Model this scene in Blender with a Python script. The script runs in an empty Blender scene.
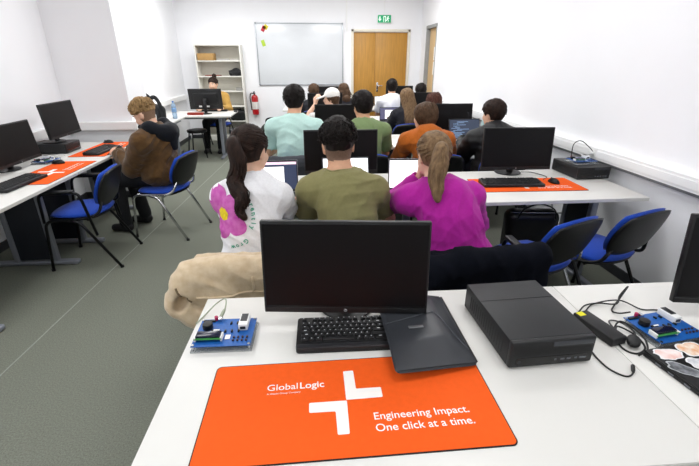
import bpy, bmesh, math, random
import numpy as np
from mathutils import Vector, Matrix, Euler
PI = math.pi
SC = bpy.context.scene
COL = SC.collection
random.seed(7)

# ---------------------------------------------------------------- camera
def camera():
    cd = bpy.data.cameras.new('camera')
    cd.sensor_width = 36.0
    cd.lens = 409.3 / 699.0 * 36.0
    cd.clip_start = 0.02
    co = bpy.data.objects.new('camera', cd)
    COL.objects.link(co)
    p, y = math.radians(22.89), math.radians(5.18)
    f = Vector((math.sin(y) * math.cos(p), math.cos(y) * math.cos(p), -math.sin(p)))
    r = Vector((math.cos(y), -math.sin(y), 0))
    u = r.cross(f)
    m = Matrix((r, u, -f)).transposed().to_4x4()
    m.translation = (0, 0, 1.6)
    co.matrix_world = m
    SC.camera = co
camera()

# ---------------------------------------------------------------- world, exposure
SC.view_settings.view_transform = 'Standard'
SC.view_settings.look = 'None'
SC.view_settings.gamma = 1.0
SC.view_settings.use_curve_mapping = False
SC.view_settings.exposure = 0.24
W = bpy.data.worlds.new('world')
SC.world = W
W.use_nodes = True
W.node_tree.nodes['Background'].inputs[0].default_value = (0.80, 0.88, 1.0, 1)
W.node_tree.nodes['Background'].inputs[1].default_value = 0.6

# ---------------------------------------------------------------- large lights (ceiling panels, daylight through the left windows)
PANELS = [(x, y) for y in (-1.2, 1.0, 3.2, 5.4, 7.6) for x in (-1.45, 0.95)]
def area(name, loc, size, power, rot=(0, 0, 0), color=(1, 1, 1)):
    ld = bpy.data.lights.new(name, 'AREA')
    ld.shape = 'RECTANGLE'
    ld.size, ld.size_y = size
    ld.energy = power
    ld.color = color
    lo = bpy.data.objects.new(name, ld)
    lo.location = loc
    lo.rotation_euler = rot
    COL.objects.link(lo)
    return lo
for x, y in PANELS:
    area('ceiling_panel_light', (x, y, 2.965), (1.15, 0.55), {-1.2: 13, 1.0: 12, 3.2: 16, 5.4: 21, 7.6: 36}[y], color=(0.985, 1.0, 1.0))
for y in (-1.1, 1.25):
    area('daylight', (-2.98, y, 1.75), (1.6, 1.5), 15, rot=(0, -PI / 2, 0), color=(0.93, 0.97, 1.0))

# ---------------------------------------------------------------- helpers: materials
def hexl(h):
    h = h.lstrip('#')
    c = [int(h[i:i + 2], 16) / 255 for i in (0, 2, 4)]
    return tuple((x / 12.92 if x <= 0.04045 else ((x + 0.055) / 1.055) ** 2.4) for x in c)
MATS = {}
def mat(name, color, rough=0.5, metal=0.0, var=0.0, vscale=8.0, bump=0.0, bscale=60.0, spec=0.5, stretch=None,
        emit=None, estr=1.0, coat=0.0, alpha=None, trans=0.0, sheen=0.0, ior=1.45, color2=None):
    if name in MATS: return MATS[name]
    m = bpy.data.materials.new(name)
    m.use_nodes = True
    nt = m.node_tree
    b = nt.nodes['Principled BSDF']
    c = hexl(color) if isinstance(color, str) else color
    b.inputs['Base Color'].default_value = (*c, 1)
    b.inputs['Roughness'].default_value = rough
    b.inputs['Metallic'].default_value = metal
    b.inputs['Specular IOR Level'].default_value = spec
    b.inputs['IOR'].default_value = ior
    if coat: b.inputs['Coat Weight'].default_value = coat; b.inputs['Coat Roughness'].default_value = 0.08
    if trans: b.inputs['Transmission Weight'].default_value = trans
    if sheen: b.inputs['Sheen Weight'].default_value = sheen; b.inputs['Sheen Roughness'].default_value = 0.5
    if emit:
        e = hexl(emit) if isinstance(emit, str) else emit
        b.inputs['Emission Color'].default_value = (*e, 1)
        b.inputs['Emission Strength'].default_value = estr
    def coords(scale):
        tc = nt.nodes.new('ShaderNodeTexCoord')
        mp = nt.nodes.new('ShaderNodeMapping')
        s = stretch or (1, 1, 1)
        mp.inputs['Scale'].default_value = (scale * s[0], scale * s[1], scale * s[2])
        nt.links.new(tc.outputs['Object'], mp.inputs['Vector'])
        return mp
    if var or color2:
        n = nt.nodes.new('ShaderNodeTexNoise')
        n.inputs['Scale'].default_value = 1.0
        n.inputs['Detail'].default_value = 5.0
        nt.links.new(coords(vscale).outputs[0], n.inputs['Vector'])
        r = nt.nodes.new('ShaderNodeValToRGB')
        r.color_ramp.elements[0].position = 0.3
        r.color_ramp.elements[1].position = 0.7
        if color2:
            c2 = hexl(color2)
            r.color_ramp.elements[0].color = (*c, 1)
            r.color_ramp.elements[1].color = (*c2, 1)
        else:
            r.color_ramp.elements[0].color = (*[max(0, x * (1 - var)) for x in c], 1)
            r.color_ramp.elements[1].color = (*[min(1, x * (1 + var)) for x in c], 1)
        nt.links.new(n.outputs['Fac'], r.inputs['Fac'])
        nt.links.new(r.outputs['Color'], b.inputs['Base Color'])
    if bump:
        n = nt.nodes.new('ShaderNodeTexNoise')
        n.inputs['Scale'].default_value = 1.0
        n.inputs['Detail'].default_value = 4.0
        nt.links.new(coords(bscale).outputs[0], n.inputs['Vector'])
        bp = nt.nodes.new('ShaderNodeBump')
        bp.inputs['Strength'].default_value = bump
        bp.inputs['Distance'].default_value = 0.01
        nt.links.new(n.outputs['Fac'], bp.inputs['Height'])
        nt.links.new(bp.outputs['Normal'], b.inputs['Normal'])
    MATS[name] = m
    return m

M_WALL = mat('wall_paint', '#f8f8fb', 0.75, var=0.015, vscale=1.5, bump=0.04, bscale=150)
M_CEIL = mat('ceiling_paint', '#fafafa', 0.8, bump=0.05, bscale=90)
M_TRUNK = mat('white_pvc', '#f6f6f6', 0.4, var=0.01, vscale=3)
M_FLOOR = mat('grey_green_carpet', '#797c71', 0.95, var=0.24, vscale=140, bump=0.5, bscale=260, spec=0.15)
M_SKIRT = mat('dark_skirting', '#35373b', 0.5, var=0.08)
M_DESK = mat('white_laminate', '#dedcd8', 0.34, var=0.012, vscale=5, bump=0.01, bscale=300)
M_DEDGE = mat('laminate_edge', '#d3d1cc', 0.4, var=0.02)
M_LEGG = mat('grey_painted_steel', '#8b8f98', 0.38, 0.3, var=0.03)
M_LEGD = mat('dark_painted_steel', '#23272f', 0.45, 0.2, var=0.05)
M_BLK = mat('black_plastic', '#0f0f11', 0.45, var=0.08, vscale=30, bump=0.03, bscale=500)
M_BLKG = mat('black_gloss_plastic', '#0f0f11', 0.22, var=0.05)
M_SCREEN = mat('dark_display', '#060507', 0.40, spec=0.24, var=0.05, vscale=3)
M_KEY = mat('black_key_plastic', '#18181a', 0.5, var=0.08, vscale=60)
M_PC = mat('black_case_metal', '#1f2022', 0.5, 0.1, var=0.05, vscale=25, bump=0.04, bscale=700)
M_PCD = mat('black_grille', '#111113', 0.6, var=0.1, vscale=120)
M_CHROME = mat('chrome', '#c9cacd', 0.16, 1.0, var=0.02)
M_STEELB = mat('black_steel', '#131417', 0.35, 0.4, var=0.05)
M_BLUE = mat('blue_upholstery', '#1b45ad', 0.92, var=0.12, vscale=160, bump=0.12, bscale=500, sheen=0.2, spec=0.2)
M_ORANGE = mat('orange_mat_fabric', '#ee5c1c', 0.8, var=0.03, vscale=60, bump=0.03, bscale=900, spec=0.2)
M_WHITEP = mat('white_print', '#f6f1ee', 0.7, var=0.01)
M_WHITE = mat('white_plastic', '#efefee', 0.4, var=0.01)
M_CABLE = mat('black_cable_rubber', '#141415', 0.5, var=0.08, vscale=40)
M_WCABLE = mat('white_cable', '#dcdcd8', 0.5, var=0.03)
M_PAPER = mat('paper', '#f7f7f5', 0.8, var=0.01)
M_ALU = mat('laptop_aluminium', '#8e9096', 0.35, 0.7, var=0.03)

# ---------------------------------------------------------------- helpers: meshes
def obj(name, bm, m, parent=None, smooth=40, loc=None):
    me = bpy.data.meshes.new(name)
    if isinstance(bm, bmesh.types.BMesh):
        bm.to_mesh(me); bm.free()
    else:
        me.from_pydata(*bm); me.update()
    for mm in (m if isinstance(m, (list, tuple)) else [m]): me.materials.append(mm)
    if smooth:
        me.shade_smooth()
        if smooth < 180: me.set_sharp_from_angle(angle=math.radians(smooth))
    o = bpy.data.objects.new(name, me)
    COL.objects.link(o)
    if parent: o.parent = parent
    if loc: o.location = loc
    return o
def thing(name, label, cat, loc=(0, 0, 0), rz=0, group=None, rot=None):
    o = bpy.data.objects.new(name, None)
    o.empty_display_size = 0.05
    COL.objects.link(o)
    o.location = loc
    o.rotation_euler = rot if rot else (0, 0, rz)
    return tag(o, label, cat, group)
def tag(o, label=None, cat=None, group=None, kind=None):
    if label: o['label'] = label
    if cat: o['category'] = cat
    if group: o['group'] = group
    if kind: o['kind'] = kind
    return o
def struct(name, bm, m, smooth=30):
    return tag(obj(name, bm, m, None, smooth), kind='structure')
def dup(root, loc, rz=0, label=None, group=None):
    r = root.copy(); COL.objects.link(r)
    r.location = loc; r.rotation_euler = (0, 0, rz)
    if label: r['label'] = label
    if group: r['group'] = group
    for ch in list(root.children):
        c = ch.copy(); COL.objects.link(c); c.parent = r
        for g in list(ch.children):
            d = g.copy(); COL.objects.link(d); d.parent = c
    return r
B = bmesh.new
def box(bm, c, s, bev=0.0, seg=2, rot=None, taper=None):
    t = bmesh.new()
    bmesh.ops.create_cube(t, size=1.0)
    for v in t.verts:
        z = v.co.z
        v.co.x *= s[0]; v.co.y *= s[1]; v.co.z *= s[2]
        if taper and z > 0: v.co.x *= taper; v.co.y *= taper
    if bev: bmesh.ops.bevel(t, geom=t.edges[:], offset=bev, segments=seg, profile=0.5, affect='EDGES')
    R = Euler(rot).to_matrix() if rot else Matrix.Identity(3)
    for v in t.verts: v.co = R @ v.co + Vector(c)
    return merge(bm, t)
def merge(bm, t, mi=0):
    me = bpy.data.meshes.new('tmp'); t.to_mesh(me); t.free()
    n = len(bm.faces)
    bm.from_mesh(me); bpy.data.meshes.remove(me)
    if mi:
        bm.faces.ensure_lookup_table()
        for f in bm.faces[n:]: f.material_index = mi
    return bm
def box_mi(bm, mi, *a, **k):
    n = len(bm.faces); box(bm, *a, **k); bm.faces.ensure_lookup_table()
    for f in bm.faces[n:]: f.material_index = mi
def rrect(w, d, r, n=6):
    pts = []
    for cx, cy, a0 in ((w / 2 - r, d / 2 - r, 0), (-w / 2 + r, d / 2 - r, 90), (-w / 2 + r, -d / 2 + r, 180), (w / 2 - r, -d / 2 + r, 270)):
        for i in range(n + 1):
            a = math.radians(a0 + 90 * i / n)
            pts.append((cx + r * math.cos(a), cy + r * math.sin(a)))
    return pts
def prism(bm, pts, z0, z1, bev=0.0, mtx=None):
    t = bmesh.new()
    vs = [t.verts.new((x, y, z0)) for x, y in pts]
    f = t.faces.new(vs)
    r = bmesh.ops.extrude_face_region(t, geom=[f])
    top = [v for v in r['geom'] if isinstance(v, bmesh.types.BMVert)]
    for v in top: v.co.z = z1
    bmesh.ops.recalc_face_normals(t, faces=t.faces[:])
    if bev:
        es = [e for e in t.edges if all(abs(v.co.z - z1) < 1e-6 for v in e.verts)]
        bmesh.ops.bevel(t, geom=es, offset=bev, segments=2, profile=0.5, affect='EDGES')
    if mtx is not None:
        for v in t.verts: v.co = mtx @ v.co
    return merge(bm, t)
def cyl(bm, c, r, h, n=24, r2=None, axis='Z', bev=0.0, rot=None):
    t = bmesh.new()
    bmesh.ops.create_cone(t, cap_ends=True, cap_tris=False, segments=n, radius1=r, radius2=r if r2 is None else r2, depth=h)
    if bev:
        es = [e for e in t.edges if abs(e.verts[0].co.z - e.verts[1].co.z) < 1e-6]
        bmesh.ops.bevel(t, geom=es, offset=bev, segments=2, profile=0.5, affect='EDGES')
    R = Matrix.Identity(3)
    if axis == 'X': R = Euler((0, PI / 2, 0)).to_matrix()
    if axis == 'Y': R = Euler((PI / 2, 0, 0)).to_matrix()
    if rot: R = Euler(rot).to_matrix() @ R
    for v in t.verts: v.co = R @ v.co + Vector(c)
    return merge(bm, t)
def sph(bm, c, s, n=16, rot=None):
    t = bmesh.new()
    bmesh.ops.create_uvsphere(t, u_segments=n, v_segments=max(6, n // 2), radius=1)
    R = Euler(rot).to_matrix() if rot else Matrix.Identity(3)
    s = (s, s, s) if isinstance(s, (int, float)) else s
    for v in t.verts: v.co = R @ Vector((v.co.x * s[0], v.co.y * s[1], v.co.z * s[2])) + Vector(c)
    return merge(bm, t)
def lathe(bm, prof, c=(0, 0, 0), n=24):
    rings = []
    for r, z in prof:
        rings.append([bm.verts.new((c[0] + max(r, 1e-5) * math.cos(2 * PI * i / n), c[1] + max(r, 1e-5) * math.sin(2 * PI * i / n), c[2] + z)) for i in range(n)])
    for a, b in zip(rings, rings[1:]):
        for i in range(n): bm.faces.new((a[i], a[(i + 1) % n], b[(i + 1) % n], b[i]))
    bm.faces.new(list(reversed(rings[0]))); bm.faces.new(rings[-1])
    return bm
def fillet(pts, rad, n=5):
    pts = [Vector(p) for p in pts]
    out = [pts[0]]
    for i in range(1, len(pts) - 1):
        a, p, b = pts[i - 1], pts[i], pts[i + 1]
        r = min(rad, (a - p).length * 0.48, (b - p).length * 0.48)
        s, e = p + (a - p).normalized() * r, p + (b - p).normalized() * r
        for k in range(n + 1):
            t = k / n
            out.append((1 - t) ** 2 * s + 2 * t * (1 - t) * p + t * t * e)
    out.append(pts[-1])
    return out
def spline(pts, n=8, closed=False):
    P = [Vector(p) for p in pts]
    if closed: P = [P[-1]] + P + [P[0], P[1]]
    else: P = [2 * P[0] - P[1]] + P + [2 * P[-1] - P[-2]]
    out = []
    for i in range(1, len(P) - 2):
        a, b, c, d = P[i - 1:i + 3]
        for k in range(n):
            t = k / n
            out.append(0.5 * ((2 * b) + (-a + c) * t + (2 * a - 5 * b + 4 * c - d) * t * t + (-a + 3 * b - 3 * c + d) * t ** 3))
    if not closed: out.append(P[-2])
    return out
def tube(bm, pts, r, n=8, flat=1.0, up=None):
    pts = [Vector(p) for p in pts]
    N = len(pts)
    rr = r if isinstance(r, (list, tuple)) else [r] * N
    T = [(pts[min(i + 1, N - 1)] - pts[max(i - 1, 0)]).normalized() for i in range(N)]
    u = Vector(up) if up else (Vector((0, 0, 1)) if abs(T[0].z) < 0.9 else Vector((1, 0, 0)))
    rings = []
    for i in range(N):
        u = (u - T[i] * u.dot(T[i]))
        if u.length < 1e-6: u = T[i].orthogonal()
        u.normalize()
        w = T[i].cross(u)
        rings.append([bm.verts.new(pts[i] + (u * math.cos(2 * PI * k / n) * flat + w * math.sin(2 * PI * k / n)) * rr[i]) for k in range(n)])
    for a, b in zip(rings, rings[1:]):
        for k in range(n): bm.faces.new((a[k], a[(k + 1) % n], b[(k + 1) % n], b[k]))
    bm.faces.new(list(reversed(rings[0]))); bm.faces.new(rings[-1])
    return bm
def text_mesh(name, s, size, m, parent, loc, rot=(0, 0, 0), ext=0.0004, align='LEFT', offset=0.0, space=1.0):
    cu = bpy.data.curves.new('lettering', 'FONT')
    cu.body = s; cu.size = size; cu.extrude = ext; cu.align_x = align; cu.offset = offset; cu.space_character = space
    cu.resolution_u = 4
    t = bpy.data.objects.new('lettering', cu)
    me = bpy.data.meshes.new_from_object(t)
    bpy.data.objects.remove(t); bpy.data.curves.remove(cu)
    me.name = name
    me.materials.clear(); me.materials.append(m)
    o = bpy.data.objects.new(name, me)
    COL.objects.link(o)
    o.parent = parent; o.location = loc; o.rotation_euler = rot
    return o

# ---------------------------------------------------------------- the room
XL, XR, YB, YF, H = -2.84, 2.40, 9.5, -3.0, 3.0
b = B(); box(b, (-0.25, 3.2, -0.05), (6.4, 13.6, 0.1)); struct('floor', b, M_FLOOR, 0)
b = B(); box(b, (-1.68, 3.3, 0.0008), (0.008, 12.4, 0.0016), rot=(0, 0, -.055)); struct('trim_1', b, mat('carpet_seam', '#93988e', 0.95, var=0.1, vscale=200), 0)
b = B(); box(b, (-0.25, 3.2, H + 0.05), (6.4, 13.6, 0.1)); struct('ceiling', b, M_CEIL, 0)
# left wall: two windows near the camera's left, then a projecting pier, then a shallower run to the back corner
WZ0, WZ1 = 1.0, 2.5
b = B()
def wbox(b, x0, x1, y0, y1, z0, z1): return box(b, ((x0 + x1) / 2, (y0 + y1) / 2, (z0 + z1) / 2), (x1 - x0, y1 - y0, z1 - z0))
wins = [(-1.9, -0.3), (0.45, 2.05)]
wbox(b, XL - 0.2, XL, YF - .1, 5.2, 0, WZ0); wbox(b, XL - 0.2, XL, YF - .1, 5.2, WZ1, H)
ys = [YF - .1, wins[0][0], wins[0][1], wins[1][0], wins[1][1], 5.2]
for i in (0, 2, 4): wbox(b, XL - 0.2, XL, ys[i], ys[i + 1], WZ0, WZ1)
wbox(b, XL - 0.2, -2.11, 5.2, 5.77, 0, H)
wbox(b, XL - 0.2, -2.66, 5.77, YB + .1, 0, H)
struct('wall_left', b, M_WALL, 0)
for i, (y0, y1) in enumerate(wins):
    b = B()
    ym = (y0 + y1) / 2
    for yy in (y0 + .03, ym, y1 - .03): box(b, (XL - 0.1, yy, (WZ0 + WZ1) / 2), (0.06, 0.06, WZ1 - WZ0), 0.004)
    for zz in (WZ0 + .03, WZ1 - .03): box(b, (XL - 0.1, ym, zz), (0.06, y1 - y0, 0.06), 0.004)
    w = struct('window_%d' % (i + 1), b, M_WHITE)
    b = B(); box(b, (XL - 0.1, ym, (WZ0 + WZ1) / 2), (0.006, y1 - y0, WZ1 - WZ0))
    obj('pane', b, mat('window_glass', '#ffffff', 0.02, trans=1.0, ior=1.02), w)
    b = B(); box(b, (XL + 0.06, ym, WZ0 - .015), (0.22, y1 - y0 + .1, 0.03), 0.005)
    obj('sill', b, M_WHITE, w)
# right wall with the side door near the back corner
DY0, DY1, DZ = 8.33, 9.10, 2.24
b = B()
wbox(b, XR, XR + 0.2, YF - .1, DY0, 0, H); wbox(b, XR, XR + 0.2, DY0, DY1, DZ, H); wbox(b, XR, XR + 0.2, DY1, YB + .1, 0, H)
struct('wall_right', b, M_WALL, 0)
# back wall with the double door opening
EX0, EX1, EZ = 0.90, 2.16, 2.20
b = B()
wbox(b, XL - .2, EX0, YB, YB + .2, 0, H); wbox(b, EX0, EX1, YB, YB + .2, EZ, H); wbox(b, EX1, XR + .2, YB, YB + .2, 0, H)
struct('wall_back', b, M_WALL, 0)
b = B(); wbox(b, XL - .2, XR + .2, YF - .2, YF, 0, H); struct('wall_front', b, M_WALL, 0)
M_OAK = mat('oak_veneer', '#bd8a3c', 0.45, var=0.13, vscale=5, stretch=(9, 9, 0.7), bump=0.02, bscale=60)
M_OAKL = mat('pale_wood', '#d9b98a', 0.5, var=0.08, vscale=5, stretch=(9, 9, 0.7))
M_FRAME = mat('pale_frame', '#e6dfcf', 0.5, var=0.02)
# double door
d = struct('door_1', box(box(box(B(), (EX0 + .025, YB + .06, EZ / 2), (0.05, 0.16, EZ), 0.004), (EX1 - .025, YB + .06, EZ / 2), (0.05, 0.16, EZ), 0.004), ((EX0 + EX1) / 2, YB + .06, EZ - .025), (EX1 - EX0, 0.16, 0.05), 0.004), M_FRAME)
xs = EX0 + .05 + .47
b = B(); box(b, ((EX0 + .052 + xs - .002) / 2, YB + .06, (EZ - .055) / 2), (xs - EX0 - .054, 0.04, EZ - .06), 0.003); obj('leaf', b, M_OAK, d)
b = B(); box(b, ((EX1 - .052 + xs + .002) / 2, YB + .06, (EZ - .055) / 2), (EX1 - .054 - xs, 0.04, EZ - .06), 0.003); lf = obj('leaf', b, M_OAK, d)
b = B(); box(b, (xs + .06, YB + .036, 1.05), (0.04, 0.008, 0.2), 0.003); cyl(b, (xs + .06, YB + .015, 1.08), 0.009, 0.05, 12, axis='Y'); box(b, (xs + .11, YB - .008, 1.08), (0.12, 0.014, 0.018), 0.005); obj('handle', b, M_CHROME, lf)
# side door in the right wall (pale wood with two notices), grey frame
d = struct('door_2', box(box(box(B(), (XR + .08, DY1 - .025, DZ / 2), (0.17, 0.05, DZ), 0.004), (XR + .08, DY0 + .025, DZ / 2), (0.17, 0.05, DZ), 0.004), (XR + .08, (DY0 + DY1) / 2, DZ - .03), (0.17, DY1 - DY0, 0.06), 0.004), mat('grey_frame', '#9a9c9c', 0.5, var=0.03))
b = B(); box(b, (XR + .09, (DY0 + DY1) / 2, (DZ - .06) / 2), (0.04, DY1 - DY0 - .1, DZ - .06), 0.003); obj('leaf', b, M_OAKL, d)
for z in (1.72, 1.45):
    b = B(); box(b, (XR + .0685, 8.58, z), (0.002, 0.22, 0.24)); obj('paper_notice', b, M_PAPER, d)
# cable trunking along the walls, dark skirting
b = B(); box(b, (XR - .035, 2.6, 0.888), (0.07, 11.0, 0.094), 0.002); box(b, (XR - .072, 2.6, 0.888), (0.008, 11.0, 0.056), 0.003)
struct('trim_2', b, M_TRUNK, 0)
b = B(); box(b, (XR - .018, 2.6, 0.826), (0.036, 11.0, 0.028), 0.003); struct('shadow_band', b, mat('shadow_band_grey', '#8d8e92', .5, var=.04))  # grey strip added to stand in for the shadow under the trunking
b = B()
box(b, (XL + .03, 1.1, 0.888), (0.06, 8.2, 0.094), 0.006)
box(b, ((XL - 2.05) / 2, 5.17, 0.888), (XL * -1 - 2.05, 0.06, 0.094), 0.006)
box(b, (-2.08, 5.5, 0.888), (0.06, 0.66, 0.094), 0.006)
box(b, (-2.63, 7.6, 0.888), (0.06, 3.6, 0.094), 0.006)
struct('trim_3', b, M_TRUNK, 0)
b = B(); box(b, (XR - .008, 2.65, 0.04), (0.016, 11.2, 0.08), 0.003); struct('baseboard_right', b, M_SKIRT)
b = B(); box(b, (XL + .008, 1.1, 0.04), (0.016, 8.2, 0.08), 0.003); box(b, (-2.48, 5.192, 0.04), (0.72, 0.016, 0.08), 0.003); box(b, (-2.102, 5.5, 0.04), (0.016, .56, 0.08), 0.003); box(b, (-2.652, 7.6, 0.04), (0.016, 3.6, 0.08), 0.003); struct('baseboard_left', b, M_SKIRT)
b = B(); box(b, (-.88, YB - .008, 0.04), (3.5, 0.016, 0.08), 0.003); struct('baseboard_back', b, M_SKIRT)
# thin conduit to the exit sign and a vertical seam left of the door
b = B(); tube(b, [(1.585, YB - .008, H), (1.585, YB - .008, 2.46)], 0.006, 8); struct('trim_4', b, M_TRUNK)
b = B(); box(b, (0.80, YB - .006, 2.58), (0.03, 0.012, 0.84), 0.003); struct('trim_5', b, M_TRUNK)
# ceiling light panels (out of the frame, they light the room)
M_PANEL = mat('light_diffuser', '#ffffff', 0.5, emit=(1, 0.985, 0.96), estr=1.2)
cl = thing('ceiling_light', 'white recessed rectangular ceiling light panel', 'light', (*PANELS[0], H), 0, 'ceiling light panels')
b = B(); 
for sx in (-1, 1): box(b, (sx * .59, 0, -.012), (0.03, 0.63, 0.024), 0.003)
for sy in (-1, 1): box(b, (0, sy * .3, -.012), (1.21, 0.03, 0.024), 0.003)
obj('frame', b, M_WHITE, cl)
b = B(); box(b, (0, 0, -.008), (1.15, 0.57, 0.014)); obj('diffuser', b, M_PANEL, cl)
for x, y in PANELS[1:]: dup(cl, (x, y, H))
# ---------------------------------------------------------------- desks (origin on the floor, front edge towards -Y)
DL, DD, DH = 1.396, 0.80, 0.74
def make_desk(label, loc, rz=0, group='white desks', length=DL, depth=DD):
    t = thing('desk', label, 'desk', loc, rz, group)
    b = B(); box(b, (0, 0, DH - .0125), (length, depth, 0.025), 0.0025, 2)
    tp = obj('tabletop', b, M_DESK, t)
    b = B(); box(b, (0, -depth / 2 - .0004, DH - .0135), (length - .01, 0.0016, 0.019)); obj('edge_band', b, M_DEDGE, tp)
    b = B()
    for yy in (-.22, .22): box(b, (0, yy, DH - .045), (length - .2, 0.04, 0.038), 0.003)
    obj('crossbar', b, M_LEGG, t)
    for s in (-1, 1):
        x = s * (length / 2 - .22)
        b = B(); box(b, (x, 0, DH - .036), (0.05, depth - .12, 0.02), 0.003)
        lg = obj('leg', b, M_LEGG, t)
        b = B(); box(b, (x, 0, .022), (0.055, depth - .10, 0.036), 0.012, 3)
        for yy in (-1, 1): cyl(b, (x, yy * (depth / 2 - .09), .004), .02, .008, 16)
        obj('foot', b, M_LEGG, lg)
        for yy in (-.17, .13):
            b = B(); box(b, (x, yy, .36), (0.05, 0.045, 0.66), 0.008); obj('post', b, M_LEGG, lg)
        b = B(); box(b, (x, -.02, .36), (0.03, 0.26, 0.62), 0.004); obj('cover_panel', b, M_LEGD, lg)
    return t
DESKS = {}
DESKS['1a'] = make_desk('nearest white desk under the big orange mat and the keyboard', (.262, 1.005, 0), -.02)
lbl = {
 '1b': 'white desk holding the sticker laptop and the blue board nearest the right edge',
 '2a': 'white desk where the flower shirt and olive shirt students sit',
 '2b': 'white desk between the purple sweater student and the right wall',
 '3a': 'white desk where the mint shirt and green shirt students sit',
 '3b': 'white desk where the orange sweater and black jacket students sit',
 '4a': 'white desk in front of the student with the white cap',
 '4b': 'white desk in front of the long-haired student',
 '5a': 'rearmost white desk below the whiteboard',
 '5b': 'rearmost white desk in front of the wooden double door'}
ROWY = {1: 1.005, 2: 2.86, 3: 4.75, 4: 6.6, 5: 8.4}
for k, l in lbl.items():
    n = int(k[0]); x = {'a': .22, 'b': 1.62}[k[1]]
    if n == 1: DESKS[k] = dup(DESKS['1a'], (1.6595, .977, 0), -.02, l)
    else:
        x = {'a': .17, 'b': 1.576}[k[1]]
        DESKS[k] = dup(DESKS['1a'], (x, ROWY[n], 0), 0, l)
DESKS['L1'] = dup(DESKS['1a'], (-2.36, 2.845, 0), PI / 2, 'white desk along the left wall nearest the camera')
DESKS['L2'] = dup(DESKS['1a'], (-2.36, 4.252, 0), PI / 2, 'white desk along the left wall in front of the student in brown')
make_desk('white desk of the person in the mustard jacket', (-2.0, 7.62, 0), 0, length=1.30)
make_desk('narrow white side desk along the left wall under the backpack', (-2.36, 6.50, 0), PI / 2, length=1.40, depth=0.56)

# ---------------------------------------------------------------- monitor (base on the desk, screen towards -Y)
def make_monitor(label, loc, rz=0, w=.548, h=.325, zb=.068, tilt=4, disc=True, group='black monitors', logo=True, on=None, rear_labels=False):
    t = thing('monitor', label, 'monitor', loc, rz, group)
    b = B()
    if disc: lathe(b, [(.0, 0), (.098, 0), (.105, .004), (.104, .009), (.06, .016), (.03, .02), (0, .02)], (0, .138, 0), 32)
    else: box(b, (0, .04, .008), (.20, .17, .016), .007, 3)
    obj('base', b, M_BLK, t)
    b = B(); box(box(b, (0, .105, (zb + .16) / 2), (.050, .028, zb + .16), .008, 3), (0, .062, zb + .15), (.07, .09, .06), .01, 3)
    obj('neck', b, M_BLK, t)
    R = Matrix.Translation((0, 0, zb)) @ Matrix.Rotation(math.radians(-tilt), 4, 'X')
    def place(o): o.matrix_local = R; return o
    b = B(); box(b, (0, 0.006, h / 2), (w, .022, h), .004, 2)
    box(b, (0, .022, h / 2), (w * .72, .026, h * .62), .012, 3)
    hs = place(obj('housing', b, M_BLK, t))
    b = B(); box(b, (0, -.0054, h / 2 + .008), (w - .014, .0016, h - .036), .0005, 1)
    place(obj('screen', b, M_SCREEN, t))
    b = B(); box(b, (0, -.0056, .0105), (w - .004, .002, .019), .0008, 1)
    place(obj('chin', b, M_BLK, t))
    if logo:
        b = B(); cyl(b, (0, 0, 0), .0055, .0008, 20, axis='Y')
        lg = obj('logo', b, mat('logo_grey', '#9b9ca0', 0.4), t); lg.matrix_local = R @ Matrix.Translation((0, -.0068, .0105))
        tm = text_mesh('lettering', 'hp', .0085, M_BLKG, lg, (0, -.0006, -.002), (PI / 2, 0, 0), .0002, 'CENTER')
    if rear_labels:
        b = B()
        for x in (.10, -.03): box(b, (x, .0185, .05), (.05, .002, .03))
        place(obj('rear_label', b, M_PAPER, t))
    return t
MON = make_monitor('black monitor on the nearest desk behind the orange mat', (.094, 1.19, DH), -.11, w=.556, zb=.060, tilt=6)
def mon(label, loc, rz=0): return dup(MON, loc, rz, label)
mon('black monitor cut off by the right edge of the nearest row', (1.54, 1.105, DH), -.16).scale = (1, 1, 1.0)
mon('black monitor in front of the student in the olive shirt', (.215, 3.07, DH), -.01)
mon('black monitor at the right end of the second row near the wall', (1.60, 3.06, DH), -.05)
mon('black monitor between the mint shirt and green shirt students', (.32, 4.98, DH), 0)
mon('black monitor left of the black jacket student behind a code laptop', (1.665, 4.95, DH), 0)
mon('black monitor just left of the white cap', (.23, 6.82, DH), 0)
mon('black monitor behind the brown-haired head by the right wall', (1.72, 6.8, DH), 0)
mon('rearmost black monitor below the whiteboard', (.36, 8.62, DH), 0)
mon('black monitor in front of the wooden door behind the white shirt', (1.80, 8.62, DH), 0)
mon('black monitor at the left edge of the photo on the left desk', (-2.45, 3.655, DH), PI / 2)
mon('black monitor standing on a black computer case by the left wall', (-2.455, 4.42, DH + .10), PI / 2)
make_monitor('black monitor seen from behind on the desk of the person in mustard', (-1.82, 7.68, DH), PI, w=.56, h=.34, rear_labels=True, logo=False)

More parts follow.
